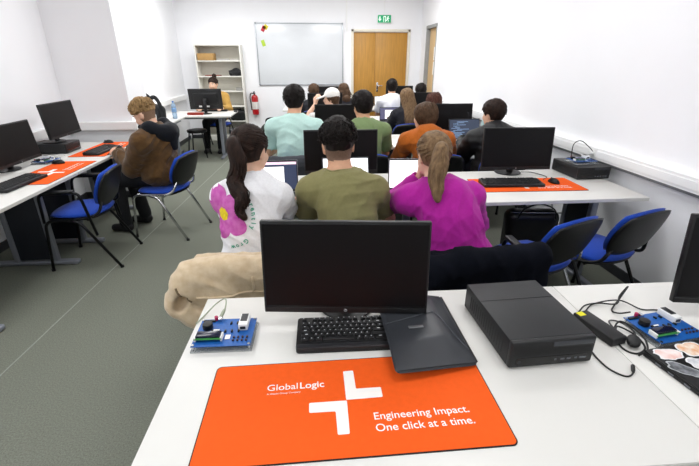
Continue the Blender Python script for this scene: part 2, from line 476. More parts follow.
# ---------------------------------------------------------------- keyboards
def make_keyboard(label, loc, rz=0, full=False, group='black keyboards'):
    t = thing('keyboard', label, 'keyboard', loc, rz, group)
    Wk, Dk = .452, .156
    b = B()
    tb = bmesh.new(); prism(tb, rrect(Wk, Dk, .012), 0.002, .019, .003)
    for v in tb.verts:
        if v.co.z > .01: v.co.z += (v.co.y + Dk / 2) * .075
    merge(b, tb); 
    obj('case', b, M_BLK, t)
    b = B(); tb = bmesh.new(); prism(tb, rrect(Wk - .004, .022, .006), .010, .021, .002)
    for v in tb.verts: v.co.y -= Dk / 2 - .013
    merge(b, tb); obj('front_lip', b, mat('keyboard_lip', '#2a2a2d', 0.35, var=.05), t)
    u = .0188
    rows = []
    x0 = -Wk / 2 + .014
    def row(y, items):
        x = x0
        for it in items:
            if it < 0: x += -it * u; continue
            rows.append((x + it * u / 2, y, it * u)); x += it * u
    yt = Dk / 2 - .016
    row(yt, [1, -.9, 1, 1, 1, 1, -.45, 1, 1, 1, 1, -.45, 1, 1, 1, 1, -.25, 1, 1, 1, -.25, .8, .8, .8, .8])
    row(yt - 1.3 * u, [1] * 13 + [2, -.25, 1, 1, 1, -.25, 1, 1, 1, 1])
    row(yt - 2.3 * u, [1.5] + [1] * 12 + [1.5, -.25, 1, 1, 1, -.25, 1, 1, 1, 1])
    row(yt - 3.3 * u, [1.75] + [1] * 11 + [2.25, -3.5, 1, 1, 1, 1])
    row(yt - 4.3 * u, [2.25] + [1] * 10 + [2.75, -1.25, 1, -1.25, 1, 1, 1, 1])
    row(yt - 5.3 * u, [1.5, 1, 1.25, 5.9, 1.25, 1, 1, 2.1, -.25, 1, 1, 1, -.25, 2, 1])
    def keymesh(bm, w, x=0, y=0, z=0):
        tk = bmesh.new(); bmesh.ops.create_cube(tk, size=1)
        for v in tk.verts:
            top = v.co.z > 0
            v.co.x *= (w - .002) * (.82 if top and w < .03 else (.93 if top else 1)); v.co.y *= (u - .002) * (.80 if top else 1); v.co.z = .009 if top else 0
        bmesh.ops.bevel(tk, geom=[e for e in tk.edges if max(v.co.z for v in e.verts) > .008], offset=.0012, segments=1, affect='EDGES')
        for v in tk.verts: v.co += Vector((x, y, z))
        merge(bm, tk)
    zt = lambda y: .0165 + (y + Dk / 2) * .075
    if full:
        cache = {}
        stuff = B(); n = 0
        for i, (x, y, w) in enumerate(rows):
            hidden = x > .19 and y < .05
            if n >= 99 or hidden: keymesh(stuff, w, x, y, zt(y)); continue
            k = round(w, 4)
            if k not in cache:
                kb = B(); keymesh(kb, w); o = obj('key', kb, M_KEY, t, 30); cache[k] = o
            else:
                o = cache[k].copy(); COL.objects.link(o); o.parent = t
            o.location = (x, y, zt(y)); n += 1
        tag(obj('remaining_keys', stuff, M_KEY, t, 30), kind='stuff')
        lb = B()
        rnd = random.Random(3)
        for x, y, w in rows:
            z = zt(y) + .0092
            if w > .05: continue
            box(lb, (x - .002, y + .002, z), (.0035 if w < .03 else .009, .0035, .0003))
        obj('key_legends', lb, mat('key_legend_grey', '#c4c6ca', 0.6), t, 0)
    else:
        kb = B()
        for x, y, w in rows: keymesh(kb, w, x, y, zt(y))
        obj('keys', kb, M_KEY, t, 30)
    return t
make_keyboard('black keyboard on the nearest desk partly under a black sleeve', (.153, 1.130, DH), -.025, True)
KB = make_keyboard('black keyboard on the orange mat at the right end of the second row', (1.47, 2.84, DH + .003), -.05)
dup(KB, (-2.20, 3.18, DH + .003), PI / 2 - .05, 'black keyboard on the nearer orange mat by the left wall')
dup(KB, (-2.14, 4.40, DH + .003), PI / 2 - .05, 'black keyboard on the farther orange mat by the left wall')
dup(KB, (.33, 4.75, DH + .003), 0, 'black keyboard on the mat between the mint and green shirts')
dup(KB, (-1.75, 7.97, DH), PI, 'black keyboard on the desk of the person in mustard')

def make_mouse(label, loc, rz=0):
    t = thing('computer_mouse', label, 'mouse', loc, rz, 'black mice')
    b = B(); sph(b, (0, 0, 0), (.031, .056, .034), 24)
    for v in b.verts:
        if v.co.z < 0: v.co.z *= .1
        v.co.z += .003
        v.co.z *= 1 - .25 * max(0, v.co.y / .056)
    obj('shell', b, M_BLK, t, 180)
    b = B(); cyl(b, (0, .032, .027), .008, .006, 16, axis='X'); obj('scroll_wheel', b, mat('wheel_grey', '#3c3d40', 0.5), t)
    return t
MOUSE = make_mouse('black mouse on the orange mat at the right end of the second row', (1.815, 2.86, DH + .003), .1)
dup(MOUSE, (-2.28, 3.86, DH + .003), PI / 2, 'black mouse on the nearer orange mat by the left wall')
dup(MOUSE, (-2.28, 4.86, DH + .003), PI / 2, 'black mouse on the farther orange mat by the left wall')
dup(MOUSE, (-1.36, 7.84, DH), PI, 'black mouse at the right end of the desk of the person in mustard')

# ---------------------------------------------------------------- orange desk mats
def make_mat(label, loc, rz=0, w=.785, d=.345, name='desk_mat', simple=True):
    t = thing(name, label, 'desk mat', loc, rz, 'orange desk mats')
    b = B(); prism(b, rrect(w, d, .016), 0.0002, .0024); obj('stitched_edge', b, mat('black_stitching', '#1f1a1a', 0.9, var=.1, vscale=400), t, 0)
    b = B(); prism(b, rrect(w - .006, d - .006, .014), .0005, .003); obj('surface', b, M_ORANGE, t, 0)
    z = .0031
    def P(pts, name):
        bb = B(); prism(bb, pts, z - .0002, z + .0002); return bb
    # mark of two opposed corner shapes
    lo = (-.083, -.845)
    def rl(pts, r=.004):
        out = []
        n = len(pts)
        for i in range(n):
            a, p, c = Vector(pts[i - 1]), Vector(pts[i]), Vector(pts[(i + 1) % n])
            for k in range(4):
                tt = k / 3; s, e = p + (a - p).normalized() * r, p + (c - p).normalized() * r
                out.append(((1 - tt) ** 2 * s + 2 * tt * (1 - tt) * p + tt * tt * e)[:])
        return out
    L1 = [(.068, .852), (.170, .854), (.170, .891), (.099, .891), (.098, .965), (.068, .964)]
    L2 = [(-.033, .850), (.070, .850), (.068, .741), (.038, .741), (.037, .815), (-.033, .816)]
    for L in (L1, L2):
        pts = rl([(x + lo[0], y + lo[1]) for x, y in L])
        obj('logo', P(pts, 'logo'), M_WHITEP, t, 0)
    text_mesh('lettering', 'Global', .0335, M_WHITEP, t, (-.152 + lo[0], .904 + lo[1], z), (0, 0, .02), .0002)
    text_mesh('lettering', 'Logic', .0335, M_WHITEP, t, (-.0605 + lo[0], .9055 + lo[1], z), (0, 0, .02), .0002, offset=.0004)
    text_mesh('lettering', 'A Hitachi Group Company', .0085, M_WHITEP, t, (-.150 + lo[0], .889 + lo[1], z), (0, 0, .02), .0002)
    text_mesh('lettering', 'Engineering Impact.', .0328, M_WHITEP, t, (.134 + lo[0], .779 + lo[1], z), (0, 0, .01), .0002, offset=.0002, space=1.0)
    text_mesh('lettering', 'One click at a time.', .0328, M_WHITEP, t, (.134 + lo[0], .742 + lo[1], z), (0, 0, .01), .0002, offset=.0002, space=1.0)
    return t
MATN = make_mat('large orange desk mat with white lettering on the nearest desk', (.083, .845, DH), 0)
dup(MATN, (1.58, 2.835, DH), -.03, 'orange desk mat at the right end of the second row')
dup(MATN, (-2.16, 3.555, DH), PI / 2, 'orange desk mat on the nearer desk by the left wall')
dup(MATN, (-2.18, 4.53, DH), PI / 2, 'orange desk mat on the farther desk by the left wall')
dup(MATN, (.0, 2.69, DH), 0, 'orange desk mat under the elbows of the olive shirt student')
dup(MATN, (.33, 4.58, DH), 0, 'orange desk mat between the mint and green shirt students')
dup(MATN, (1.42, 4.56, DH), 0, 'orange desk mat between the orange sweater and black jacket students')

# ---------------------------------------------------------------- small form factor computers (front towards -Y)
def make_pc(label, loc, rz=0):
    t = thing('computer_case', label, 'computer', loc, rz, 'black computer cases')
    w, d, h = .27, .345, .097
    b = B(); box(b, (0, .008, h / 2 + .002), (w, d - .016, h - .004), .004, 2)
    for sx in (-1, 1):
        for sy in (-1, 1): cyl(b, (sx * w * .4, sy * d * .4, .002), .012, .005, 12)
    obj('case', b, M_PC, t)
    b = B(); box(b, (0, -d / 2 + .008, h / 2 + .002), (w, .02, h - .004), .006, 3)
    fp = obj('front_panel', b, mat('black_front_plastic', '#101113', 0.42, var=.04), t)
    b = B()
    for i in range(9): box(b, (0 if i < 5 else -.06, -d / 2 - .0022, .048 + i * .0045), ((w - .02) if i < 5 else (w * .5), .001, .0018))
    obj('grille', b, M_PCD, fp)
    b = B(); box(b, (.062, -d / 2 - .0016, .082), (.13, .004, .015), .001); obj('drive_bay', b, mat('drive_slate', '#33363c', 0.35), fp)
    b = B(); prism(b, rrect(w - .04, .026, .008), -.001, .001, 0, Matrix.Translation((0, -d / 2 - .0022, .026)) @ Matrix.Rotation(PI / 2, 4, 'X')); obj('port_strip', b, M_BLKG, fp)
    b = B()
    for x, ww in ((.012, .006), (.035, .013), (.055, .013), (.078, .008), (.10, .02)): box(b, (x, -d / 2 - .0037, .026), (ww, .001, .006))
    obj('port', b, mat('port_grey', '#66696f', 0.4), fp)
    b = B(); cyl(b, (-.105, -d / 2 - .0037, .026), .006, .001, 20, axis='Y'); obj('power_button', b, mat('button_dark', '#242529', 0.3), fp)
    b = B()
    for i in range(16): box(b, (-w / 2 - .0004, -.12 + i * .016, .05), (.001, .005, .05))
    obj('side_grille', b, M_PCD, t)
    b = B(); box(b, (0, .055, h + .0002), (w - .006, .0012, .0012)); obj('lid_seam', b, M_PCD, t)
    return t
PC = make_pc('black computer case on the nearest desk right of the sleeve', (.692, 1.108, DH), .035)
dup(PC, (2.17, 3.10, DH), .03, 'black computer case at the right end of the second row under a bare board')
dup(PC, (-2.60, 4.43, DH), PI / 2, 'black computer case under the monitor by the left wall')
dup(PC, (2.15, 4.96, DH), 0, 'black computer case behind the black jacket student by the right wall')

# ---------------------------------------------------------------- stacking chairs (seat centre above origin, facing +Y)
def make_chair(label, loc, rz=0, metal='black', arms=False, group='blue stacking chairs'):
    t = thing('chair', label, 'chair', loc, rz, group)
    mm = M_CHROME if metal == 'chrome' else M_STEELB
    def pad(w, d, th, r, puff, bend=0.0, n=14, m=M_BLUE):
        bm = bmesh.new(); g = {}
        for side in (1, -1):
            for i in range(n + 1):
                for j in range(n + 1):
                    x, y = -1 + 2 * i / n, -1 + 2 * j / n
                    # squircle mapping
                    e = 0.74
                    sx = x * math.sqrt(1 - e * y * y / 2) ; sy = y * math.sqrt(1 - e * x * x / 2)
                    edge = max(abs(x), abs(y))
                    zz = th / 2 * (1 - edge ** 5) * side
                    if side == 1: zz += puff * (1 - x * x) * (1 - y * y)
                    X, Y = sx * w / 2, sy * d / 2
                    key = (i, j, side if edge < .999 else 0)
                    if key not in g: g[key] = bm.verts.new((X, Y, zz + bend * (X / (w / 2)) ** 2))
            for i in range(n):
                for j in range(n):
                    q = [g[(a, bb, side if max(abs(-1 + 2 * a / n), abs(-1 + 2 * bb / n)) < .999 else 0)] for a, bb in ((i, j), (i + 1, j), (i + 1, j + 1), (i, j + 1))]
                    bm.faces.new(q if side == 1 else q[::-1])
        return bm
    s = pad(.46, .43, .05, .06, .012)
    for v in s.verts: v.co.z += .455
    obj('seat', s, M_BLUE, t, 180)
    s = pad(.44, .41, .02, .06, 0)
    for v in s.verts: v.co.z += .428
    obj('seat_shell', s, M_BLK, t, 180)
    Rb = Matrix.Translation((0, -.240, .660)) @ Matrix.Rotation(math.radians(109), 4, 'X')
    s = pad(.45, .315, .052, .06, .012, .022)
    for v in s.verts: v.co = Rb @ Vector((v.co.x, v.co.y, -v.co.z if False else v.co.z * -1))
    bmesh.ops.reverse_faces(s, faces=s.faces[:])
    obj('backrest', s, M_BLUE, t, 180)
    s = pad(.462, .33, .030, .06, .0, .022)
    for v in s.verts:
        p = Rb @ Vector((v.co.x, v.co.y, -v.co.z + .030)); v.co = p
    bmesh.ops.reverse_faces(s, faces=s.faces[:])
    obj('back_shell', s, M_BLK, t, 180)
    r = .0115
    for sx in (-1, 1):
        # front leg sweeps up under the seat and becomes the back upright; rear leg crosses it
        p = fillet([(sx * .235, .235, .005), (sx * .235, .19, .43), (sx * .225, -.13, .44), (sx * .195, -.205, .47), (sx * .16, -.225, .555)], .06)
        obj('leg', tube(B(), p, r, 10), mm, t, 180)
        p = fillet([(sx * .240, -.30, .005), (sx * .238, -.06, .415), (sx * .235, .02, .43)], .05)
        obj('leg', tube(B(), p, r, 10), mm, t, 180)
        if arms:
            p = fillet([(sx * .238, .195, .42), (sx * .262, .17, .66), (sx * .262, -.12, .665), (sx * .24, -.17, .30)], .05)
            ar = obj('armrest', tube(B(), p, r, 10), mm, t, 180)
            b = B(); box(b, (sx * .262, .03, .675), (.045, .24, .022), .009, 3); obj('arm_pad', b, M_BLK, ar)
    b = B(); tube(b, [(-.235, .16, .425), (.235, .16, .425)], r * .9, 8); tube(b, [(-.225, -.12, .43), (.225, -.12, .43)], r * .9, 8)
    obj('crossbar', b, mm, t, 180)
    for sx in (-1, 1):
        for y in (.2355, -.2985): obj('foot_cap', cyl(B(), (sx * .237, y, .009), .015, .018, 12), M_BLK, t)
    return t
CH_B = make_chair('empty blue chair with black legs against the right wall', (1.84, 2.33, 0), .33, 'black')
CH_C = make_chair('empty blue chair with chrome legs beside the chair against the right wall', (1.345, 2.23, 0), .38, 'chrome')
CH_BA = make_chair('empty blue armchair with black frame pulled up to the left desk', (-1.93, 3.44, 0), PI / 2 + .04, 'black', True)
CH_CA = make_chair('blue armchair under the student in the purple sweater', (.83, 1.90, 0), .0, 'black', True)
dup(CH_C, (-1.455, 4.035, 0), PI / 2 - .24, 'blue chair with chrome legs under the student in brown')
dup(CH_B, (-.335, 1.92, 0), -.02, 'chair under the student in the flower shirt, covered by a beige coat')
dup(CH_B, (.215, 2.08, 0), 0, 'chair under the student in the olive shirt')
for x, y, l in ((-.165, 3.95, 'chair under the student in the mint shirt'), (.51, 4.01, 'chair under the student in the green shirt'),
                (1.19, 3.93, 'chair under the student in the orange sweater'), (1.80, 3.93, 'chair under the student in the black jacket'),
                (.30, 5.88, 'chair under the student in the white cap'), (1.33, 5.88, 'chair under the student with long light brown hair'), (1.80, 5.85, 'chair under the brown-haired student near the right wall'),
                (1.47, 7.63, 'chair under the student in the white shirt'), (.59, 7.58, 'chair under the brown-haired student right of the white cap'),
                (.06, 7.63, 'chair under the rearmost student below the whiteboard'), (2.0, 7.63, 'chair under the dark-haired student by the side door')):
    dup(CH_B, (x, y, 0), 0, l)
dup(CH_B, (-1.80, 8.40, 0), PI, 'chair under the person in the mustard jacket')
# ---------------------------------------------------------------- implicit surfaces (for people, clothes, bags)
class Field:
    def __init__(s, lo, hi, h):
        s.lo = np.array(lo, float); s.h = h
        s.n = np.maximum(4, np.ceil((np.array(hi, float) - s.lo) / h).astype(int) + 1)
        s.D = np.full(s.n, 0.08, np.float32)
        s.ax = [(s.lo[i] + h * np.arange(s.n[i])).astype(np.float32) for i in range(3)]
    def sub(s, lo, hi):
        a = np.clip(np.floor((np.array(lo) - s.lo) / s.h).astype(int), 0, s.n - 1)
        b = np.clip(np.ceil((np.array(hi) - s.lo) / s.h).astype(int) + 1, 1, s.n)
        if np.any(b - a < 1): return None, None
        sl = tuple(slice(a[i], b[i]) for i in range(3))
        P = np.meshgrid(s.ax[0][sl[0]], s.ax[1][sl[1]], s.ax[2][sl[2]], indexing='ij')
        return sl, P
    def put(s, sl, d, k, mode):
        D = s.D[sl]
        if mode == 'cut': d = -d
        if mode == 'add':
            if k > 0:
                t = np.clip(0.5 + 0.5 * (D - d) / k, 0, 1); r = D * (1 - t) + d * t - k * t * (1 - t)
            else: r = np.minimum(D, d)
        else:
            if k > 0:
                t = np.clip(0.5 - 0.5 * (D - d) / k, 0, 1); r = D * (1 - t) + d * t + k * t * (1 - t)
            else: r = np.maximum(D, d)
        s.D[sl] = r
    def cone(s, a, b, ra, rb, k=0.02, mode='add', squash=None):
        # tapered capsule; squash=(axis vector, factor) flattens the section along that axis
        a, b = np.array(a, float), np.array(b, float)
        m = max(ra, rb) + k + 0.03
        sl, P = s.sub(np.minimum(a, b) - m, np.maximum(a, b) + m)
        if sl is None: return
        ba = b - a; L2 = max(float(ba @ ba), 1e-9)
        q = [P[i] - a[i] for i in range(3)]
        t = np.clip((q[0] * ba[0] + q[1] * ba[1] + q[2] * ba[2]) / L2, 0, 1)
        q = [q[i] - t * ba[i] for i in range(3)]
        r = ra + (rb - ra) * t
        if squash is not None:
            v = np.array(squash[0], float); v /= np.linalg.norm(v)
            dt = q[0] * v[0] + q[1] * v[1] + q[2] * v[2]
            f = 1 / squash[1] - 1
            q = [q[i] + dt * f * v[i] for i in range(3)]
            d = (np.sqrt(q[0] ** 2 + q[1] ** 2 + q[2] ** 2) - r) * (squash[1] ** .5)
        else: d = np.sqrt(q[0] ** 2 + q[1] ** 2 + q[2] ** 2) - r
        s.put(sl, d, k, mode)
    def ell(s, c, r, k=0.02, mode='add', R=None):
        c = np.array(c, float); r = np.array(r, float)
        m = max(r) + k + 0.03
        sl, P = s.sub(c - m, c + m)
        if sl is None: return
        q = [P[i] - c[i] for i in range(3)]
        if R is not None: q = [q[0] * R[0][j] + q[1] * R[1][j] + q[2] * R[2][j] for j in range(3)]
        k0 = np.sqrt((q[0] / r[0]) ** 2 + (q[1] / r[1]) ** 2 + (q[2] / r[2]) ** 2)
        k1 = np.sqrt((q[0] / r[0] ** 2) ** 2 + (q[1] / r[1] ** 2) ** 2 + (q[2] / r[2] ** 2) ** 2)
        d = np.where(k1 > 1e-6, k0 * (k0 - 1) / np.maximum(k1, 1e-6), -min(r))
        s.put(sl, d, k, mode)
    def box(s, c, half, r=0.01, k=0.02, mode='add', R=None):
        c = np.array(c, float); half = np.array(half, float)
        m = np.linalg.norm(half) + k + 0.03
        sl, P = s.sub(c - m, c + m)
        if sl is None: return
        q = [P[i] - c[i] for i in range(3)]
        if R is not None: q = [q[0] * R[0][j] + q[1] * R[1][j] + q[2] * R[2][j] for j in range(3)]
        q = [np.abs(q[i]) - half[i] + r for i in range(3)]
        d = np.sqrt(sum(np.maximum(x, 0) ** 2 for x in q)) + np.minimum(np.maximum(np.maximum(q[0], q[1]), q[2]), 0) - r
        s.put(sl, d, k, mode)
    def half(s, p, n, k=0.0):       # keep the side n points to
        n = np.array(n, float); n /= np.linalg.norm(n)
        P = np.meshgrid(*s.ax, indexing='ij')
        d = -sum((P[i] - p[i]) * n[i] for i in range(3))
        s.put(tuple(slice(0, x) for x in s.n), d.astype(np.float32), k, 'keep')
    def noise(s, amp, freq, seed=0, stretch=(1, 1, 1), oct=3):
        rs = np.random.RandomState(seed)
        P = np.meshgrid(*s.ax, indexing='ij')
        acc = np.zeros(s.n, np.float32); a = 1.0; f = freq
        for o in range(oct):
            for _ in range(3):
                v = rs.normal(size=3) ; v /= np.linalg.norm(v); v = v * np.array(stretch) * f; w = rs.normal(size=3); w /= np.linalg.norm(w); w = w * np.array(stretch) * f
                acc += a / 3 * np.sin(P[0] * v[0] + P[1] * v[1] + P[2] * v[2] + rs.rand() * 6.28 + 1.3 * np.sin(P[0] * w[0] + P[1] * w[1] + P[2] * w[2] + rs.rand() * 6.28))
            a *= .55; f *= 1.9
        s.D += amp * acc
    def folds(s, amp, freq, seed=0, stretch=(1, 1, 1), n=5, sharp=2.2):
        # cloth creases: narrow ridges along warped sheets
        rs = np.random.RandomState(seed)
        P = np.meshgrid(*s.ax, indexing='ij')
        wx = [.035 * np.sin(P[(i + 1) % 3] * 11 + i * 2 + seed) + .02 * np.sin(P[(i + 2) % 3] * 23 + i) for i in range(3)]
        acc = np.zeros(s.n, np.float32)
        for i in range(n):
            v = rs.normal(size=3) * np.array(stretch); v /= np.linalg.norm(v)
            ph = rs.rand() * 6.28
            u = np.sin(((P[0] + wx[0]) * v[0] + (P[1] + wx[1]) * v[1] + (P[2] + wx[2]) * v[2]) * freq * rs.uniform(.7, 1.4) + ph)
            m = .5 + .5 * np.sin((P[0] * v[2] - P[2] * v[0] + P[1] * v[1]) * freq * .33 + ph * 2)
            acc += m * (1 - np.abs(u)) ** sharp
        s.D -= amp * acc * np.float32(2.0 / n)
    def mesh(s, smooth=1):
        D = s.D
        D[0], D[-1] = .05, .05; D[:, 0], D[:, -1] = .05, .05; D[:, :, 0], D[:, :, -1] = .05, .05
        ins = D < 0
        c = ins[:-1, :-1, :-1].astype(np.int8)
        cnt = sum(ins[i:ins.shape[0] - 1 + i, j:ins.shape[1] - 1 + j, k:ins.shape[2] - 1 + k].astype(np.int8) for i in (0, 1) for j in (0, 1) for k in (0, 1))
        cell = (cnt > 0) & (cnt < 8)
        idx = np.argwhere(cell)
        vid = -np.ones(cell.shape, np.int64); vid[cell] = np.arange(len(idx))
        acc = np.zeros((len(idx), 3)); num = np.zeros(len(idx))
        C = [(i, j, k) for i in (0, 1) for j in (0, 1) for k in (0, 1)]
        val = {o: D[idx[:, 0] + o[0], idx[:, 1] + o[1], idx[:, 2] + o[2]] for o in C}
        for o in C:
            for ax in range(3):
                if o[ax]: continue
                p = list(o); p[ax] = 1; p = tuple(p)
                a, b = val[o], val[p]
                m = (a < 0) != (b < 0)
                t = np.where(m, a / np.where(m, a - b, 1), 0)
                q = np.tile(np.array(o, float), (len(idx), 1)); q[:, ax] += t
                acc[m] += q[m]; num[m] += 1
        V = s.lo + (idx + acc / num[:, None]) * s.h
        F = []
        for ax in range(3):
            o1, o2 = [(1, 2), (2, 0), (0, 1)][ax]
            sa = [slice(None)] * 3; sb = [slice(None)] * 3; sa[ax] = slice(0, -1); sb[ax] = slice(1, None)
            A, Bm = ins[tuple(sa)], ins[tuple(sb)]
            for flag in (0, 1):
                e = np.argwhere((A & ~Bm) if flag == 0 else (~A & Bm))
                e = e[(e[:, o1] > 0) & (e[:, o2] > 0)]
                if not len(e): continue
                def g(d1, d2):
                    q = e.copy(); q[:, o1] -= d1; q[:, o2] -= d2
                    q = np.minimum(q, np.array(vid.shape) - 1)
                    return vid[q[:, 0], q[:, 1], q[:, 2]]
                f = np.stack([g(1, 1), g(0, 1), g(0, 0), g(1, 0)], 1)
                F.append(f if flag == 0 else f[:, ::-1])
        F = np.concatenate(F); F = F[(F >= 0).all(1)]
        for _ in range(smooth):
            S = np.zeros_like(V); n = np.zeros(len(V))
            for i in range(4):
                for j in ((i + 1) % 4,):
                    np.add.at(S, F[:, i], V[F[:, j]]); np.add.at(n, F[:, i], 1)
                    np.add.at(S, F[:, j], V[F[:, i]]); np.add.at(n, F[:, j], 1)
            V = V * .5 + .5 * S / np.maximum(n, 1)[:, None]
        return V, F
def mesh_obj(name, VF, m, parent=None, pick=None):
    V, F = VF
    me = bpy.data.meshes.new(name)
    me.vertices.add(len(V)); me.vertices.foreach_set('co', V.astype(np.float32).ravel())
    me.loops.add(len(F) * 4); me.loops.foreach_set('vertex_index', F.astype(np.int32).ravel())
    me.polygons.add(len(F)); me.polygons.foreach_set('loop_start', np.arange(0, len(F) * 4, 4, dtype=np.int32))
    for mm in (m if isinstance(m, (list, tuple)) else [m]): me.materials.append(mm)
    if pick is not None: me.polygons.foreach_set('material_index', pick(V[F].mean(1)).astype(np.int32))
    me.update(calc_edges=True); me.validate()
    me.shade_smooth()
    o = bpy.data.objects.new(name, me); COL.objects.link(o)
    if parent: o.parent = parent
    return o

# ---------------------------------------------------------------- wall things: whiteboard, notes, exit sign, extinguisher
t = thing('whiteboard', 'large whiteboard with thin grey frame on the back wall', 'whiteboard', (-.178, YB - .012, 1.705))
b = B(); box(b, (0, -.002, 0), (1.78, .016, 1.18), .002); obj('panel', b, mat('whiteboard_enamel', '#dfe2e6', 0.22, var=.02, vscale=2), t)
b = B()
for s in (-1, 1): box(b, (s * .893, -.006, 0), (.018, .026, 1.206), .003); box(b, (0, -.006, s * .594), (1.80, .026, .018), .003)
obj('frame', b, mat('aluminium_frame', '#a9adb3', 0.35, 0.6, var=.03), t)
b = B(); 
for sx in (-1, 1):
    for sz in (-1, 1): box(b, (sx * .89, -.009, sz * .592), (.034, .028, .034), .006)
obj('corner_caps', b, mat('grey_cap', '#8f9499', 0.5), t)
for x, z, w, h, a, c, l in ((-.915, 2.195, .075, .11, .5, '#c9424d', 'small red note at the top left corner of the whiteboard'),
                            (-.865, 2.225, .085, .085, .6, '#e2cf3a', 'small yellow note beside the red one on the whiteboard'),
                            (-.935, 1.925, .07, .12, -.3, '#b7d64a', 'small green note at the left side of the whiteboard')):
    b = B(); box(b, (0, 0, 0), (w, .002, h), .0005)
    n = obj('sticky_note', b, mat('note_' + c[1:], c, .8, var=.03), None); n.location = (x, YB - .0235, z); n.rotation_euler = (0, a, 0)
    tag(n, l, 'note', 'notes on the whiteboard')
t = thing('exit_sign', 'green emergency exit sign with white running figure above the double door', 'sign', (1.585, YB - .03, 2.39))
M_GREEN = mat('exit_green', '#12a06a', .5, emit='#12a06a', estr=.25)
M_EXW = mat('exit_white', '#f4fff8', .5, emit='#f4fff8', estr=.35)
b = B(); box(b, (0, .006, 0), (.30, .045, .165), .006); obj('housing', b, M_WHITE, t)
b = B(); box(b, (0, -.0178, 0), (.276, .003, .142), .001); obj('panel', b, M_GREEN, t)
def flat(pts, z=-.0200):
    bb = B(); f = bb.faces.new([bb.verts.new((x, z, y)) for x, y in pts]); bmesh.ops.extrude_face_region(bb, geom=[f]); bb.verts.ensure_lookup_table()
    for v in bb.verts[len(pts):]: v.co.y -= .001
    bmesh.ops.recalc_face_normals(bb, faces=bb.faces[:]); return bb
obj('arrow', flat([(-.105, .045), (-.085, .045), (-.085, .0), (-.062, .0), (-.095, -.045), (-.128, .0), (-.105, .0)]), M_EXW, t, 0)
b = flat([(-.02, .052), (.03, .052), (.03, -.055), (.018, -.055), (.018, .04), (-.008, .04), (-.008, -.055), (-.02, -.055)])
obj('door_symbol', b, M_EXW, t, 0)
b = B(); cyl(b, (.075, -.0205, .043), .012, .002, 16, axis='Y')
for p in ([(.072, .028), (.058, -.008)], [(.07, .022), (.098, .006)], [(.07, .022), (.046, .012)], [(.06, -.006), (.082, -.022), (.078, -.05)], [(.058, -.008), (.045, -.03), (.028, -.034)]):
    tube(b, [(x, -.0205, z) for x, z in p], .0075, 8)
obj('running_figure_symbol', b, M_EXW, t, 40)
t = thing('fire_extinguisher', 'red fire extinguisher hung on the back wall beside the bookcase', 'fire extinguisher', (-1.20, YB - .085, .50))
b = B(); lathe(b, [(.055, 0), (.068, .012), (.07, .03), (.07, .35), (.062, .385), (.035, .41), (.02, .415), (.02, .43)], n=28)
obj('cylinder', b, mat('red_enamel', '#b3121b', .3, coat=.4), t, 50)
b = B(); lathe(b, [(.0712, .12), (.0714, .121), (.0714, .27), (.0712, .271)], n=28); obj('label', b, mat('extinguisher_label', '#d9d4d0', .6, color2='#e9e6e2', vscale=60), t, 50)
b = B(); box(b, (0, 0, .445), (.03, .05, .035), .005); box(b, (.0, -.05, .475), (.022, .10, .012), .004, rot=(.2, 0, 0)); box(b, (0, -.05, .445), (.018, .09, .010), .003, rot=(-.1, 0, 0)); obj('valve', b, M_BLK, t)
b = B(); tube(b, spline([(-.02, 0, .445), (-.075, -.01, .44), (-.095, -.01, .36), (-.088, -.01, .24), (-.082, -.01, .15)], 6), .011, 8); cyl(b, (-.081, -.01, .13), .014, .06, 12, r2=.010); obj('hose', b, M_CABLE, t)
b = B(); box(b, (0, .078, .33), (.05, .012, .16), .003); box(b, (0, .065, .395), (.03, .04, .012), .003); obj('bracket', b, M_LEGD, t)

# ---------------------------------------------------------------- bookcase
t = thing('bookcase', 'tall white open bookcase against the back wall behind the person in mustard', 'bookcase', (-1.825, 9.318, 0))
t.scale = (.935, 1, 1)
M_CASE = mat('white_bookcase_board', '#eceae2', .5, var=.015)
for s in (-1, 1):
    b = B(); box(b, (s * .469, 0, .945), (.022, .34, 1.89), .002); obj('side_panel', b, M_CASE, t)
b = B(); box(b, (0, 0, 1.879), (.916, .34, .022), .002); obj('top_panel', b, M_CASE, t)
b = B(); box(b, (0, .166, .945), (.92, .006, 1.87)); obj('back_panel', b, mat('bookcase_back', '#dedacf', .6, var=.02), t)
b = B(); box(b, (0, -.15, .04), (.916, .018, .08), .002); obj('plinth', b, M_CASE, t)
for z in (.09, .40, .70, 1.0, 1.29, 1.585):
    b = B(); box(b, (0, 0, z), (.914, .322, .022), .002); obj('shelf', b, M_CASE, t)
zs = lambda z: z + .0125
b = B(); box(b, (0, 0, .065), (.32, .24, .13), .003); 
bx = thing('cardboard_box', 'brown cardboard box on the upper shelf of the bookcase', 'box', (-2.07, 9.27, zs(1.585)))
obj('carton', b, mat('cardboard', '#b48e58', .85, var=.08, vscale=20), bx)
b = B(); box(b, (0, 0, .1305), (.05, .242, .002)); obj('tape', b, mat('parcel_tape', '#a07c45', .4), bx)
for x, w, n, l in ((-1.74, .22, 3, 'thin pile of papers beside the cardboard box in the bookcase'), (-1.52, .16, 2, 'small papers at the right end of the upper bookcase shelf')):
    b = B()
    for i in range(n): box(b, (0, 0, .004 + i * .008), (w, .2 - .01 * i, .007), 0, rot=(0, 0, .05 * i))
    o = obj('paper_stack', b, mat('grey_paper', '#b9b7b4', .8, var=.1), None, 0); o.location = (x, 9.27, zs(1.585)); tag(o, l, 'papers')
f = Field((-.2, -.14, -.01), (.2, .14, .2), .008)
f.box((0, 0, .055), (.13, .09, .055), .04); f.ell((.02, -.02, .11), (.07, .06, .04), .03); f.noise(.006, 30, 2)
M_BAG = mat('black_bag_fabric', '#17181b', .7, var=.15, vscale=60, bump=.1, bscale=300)
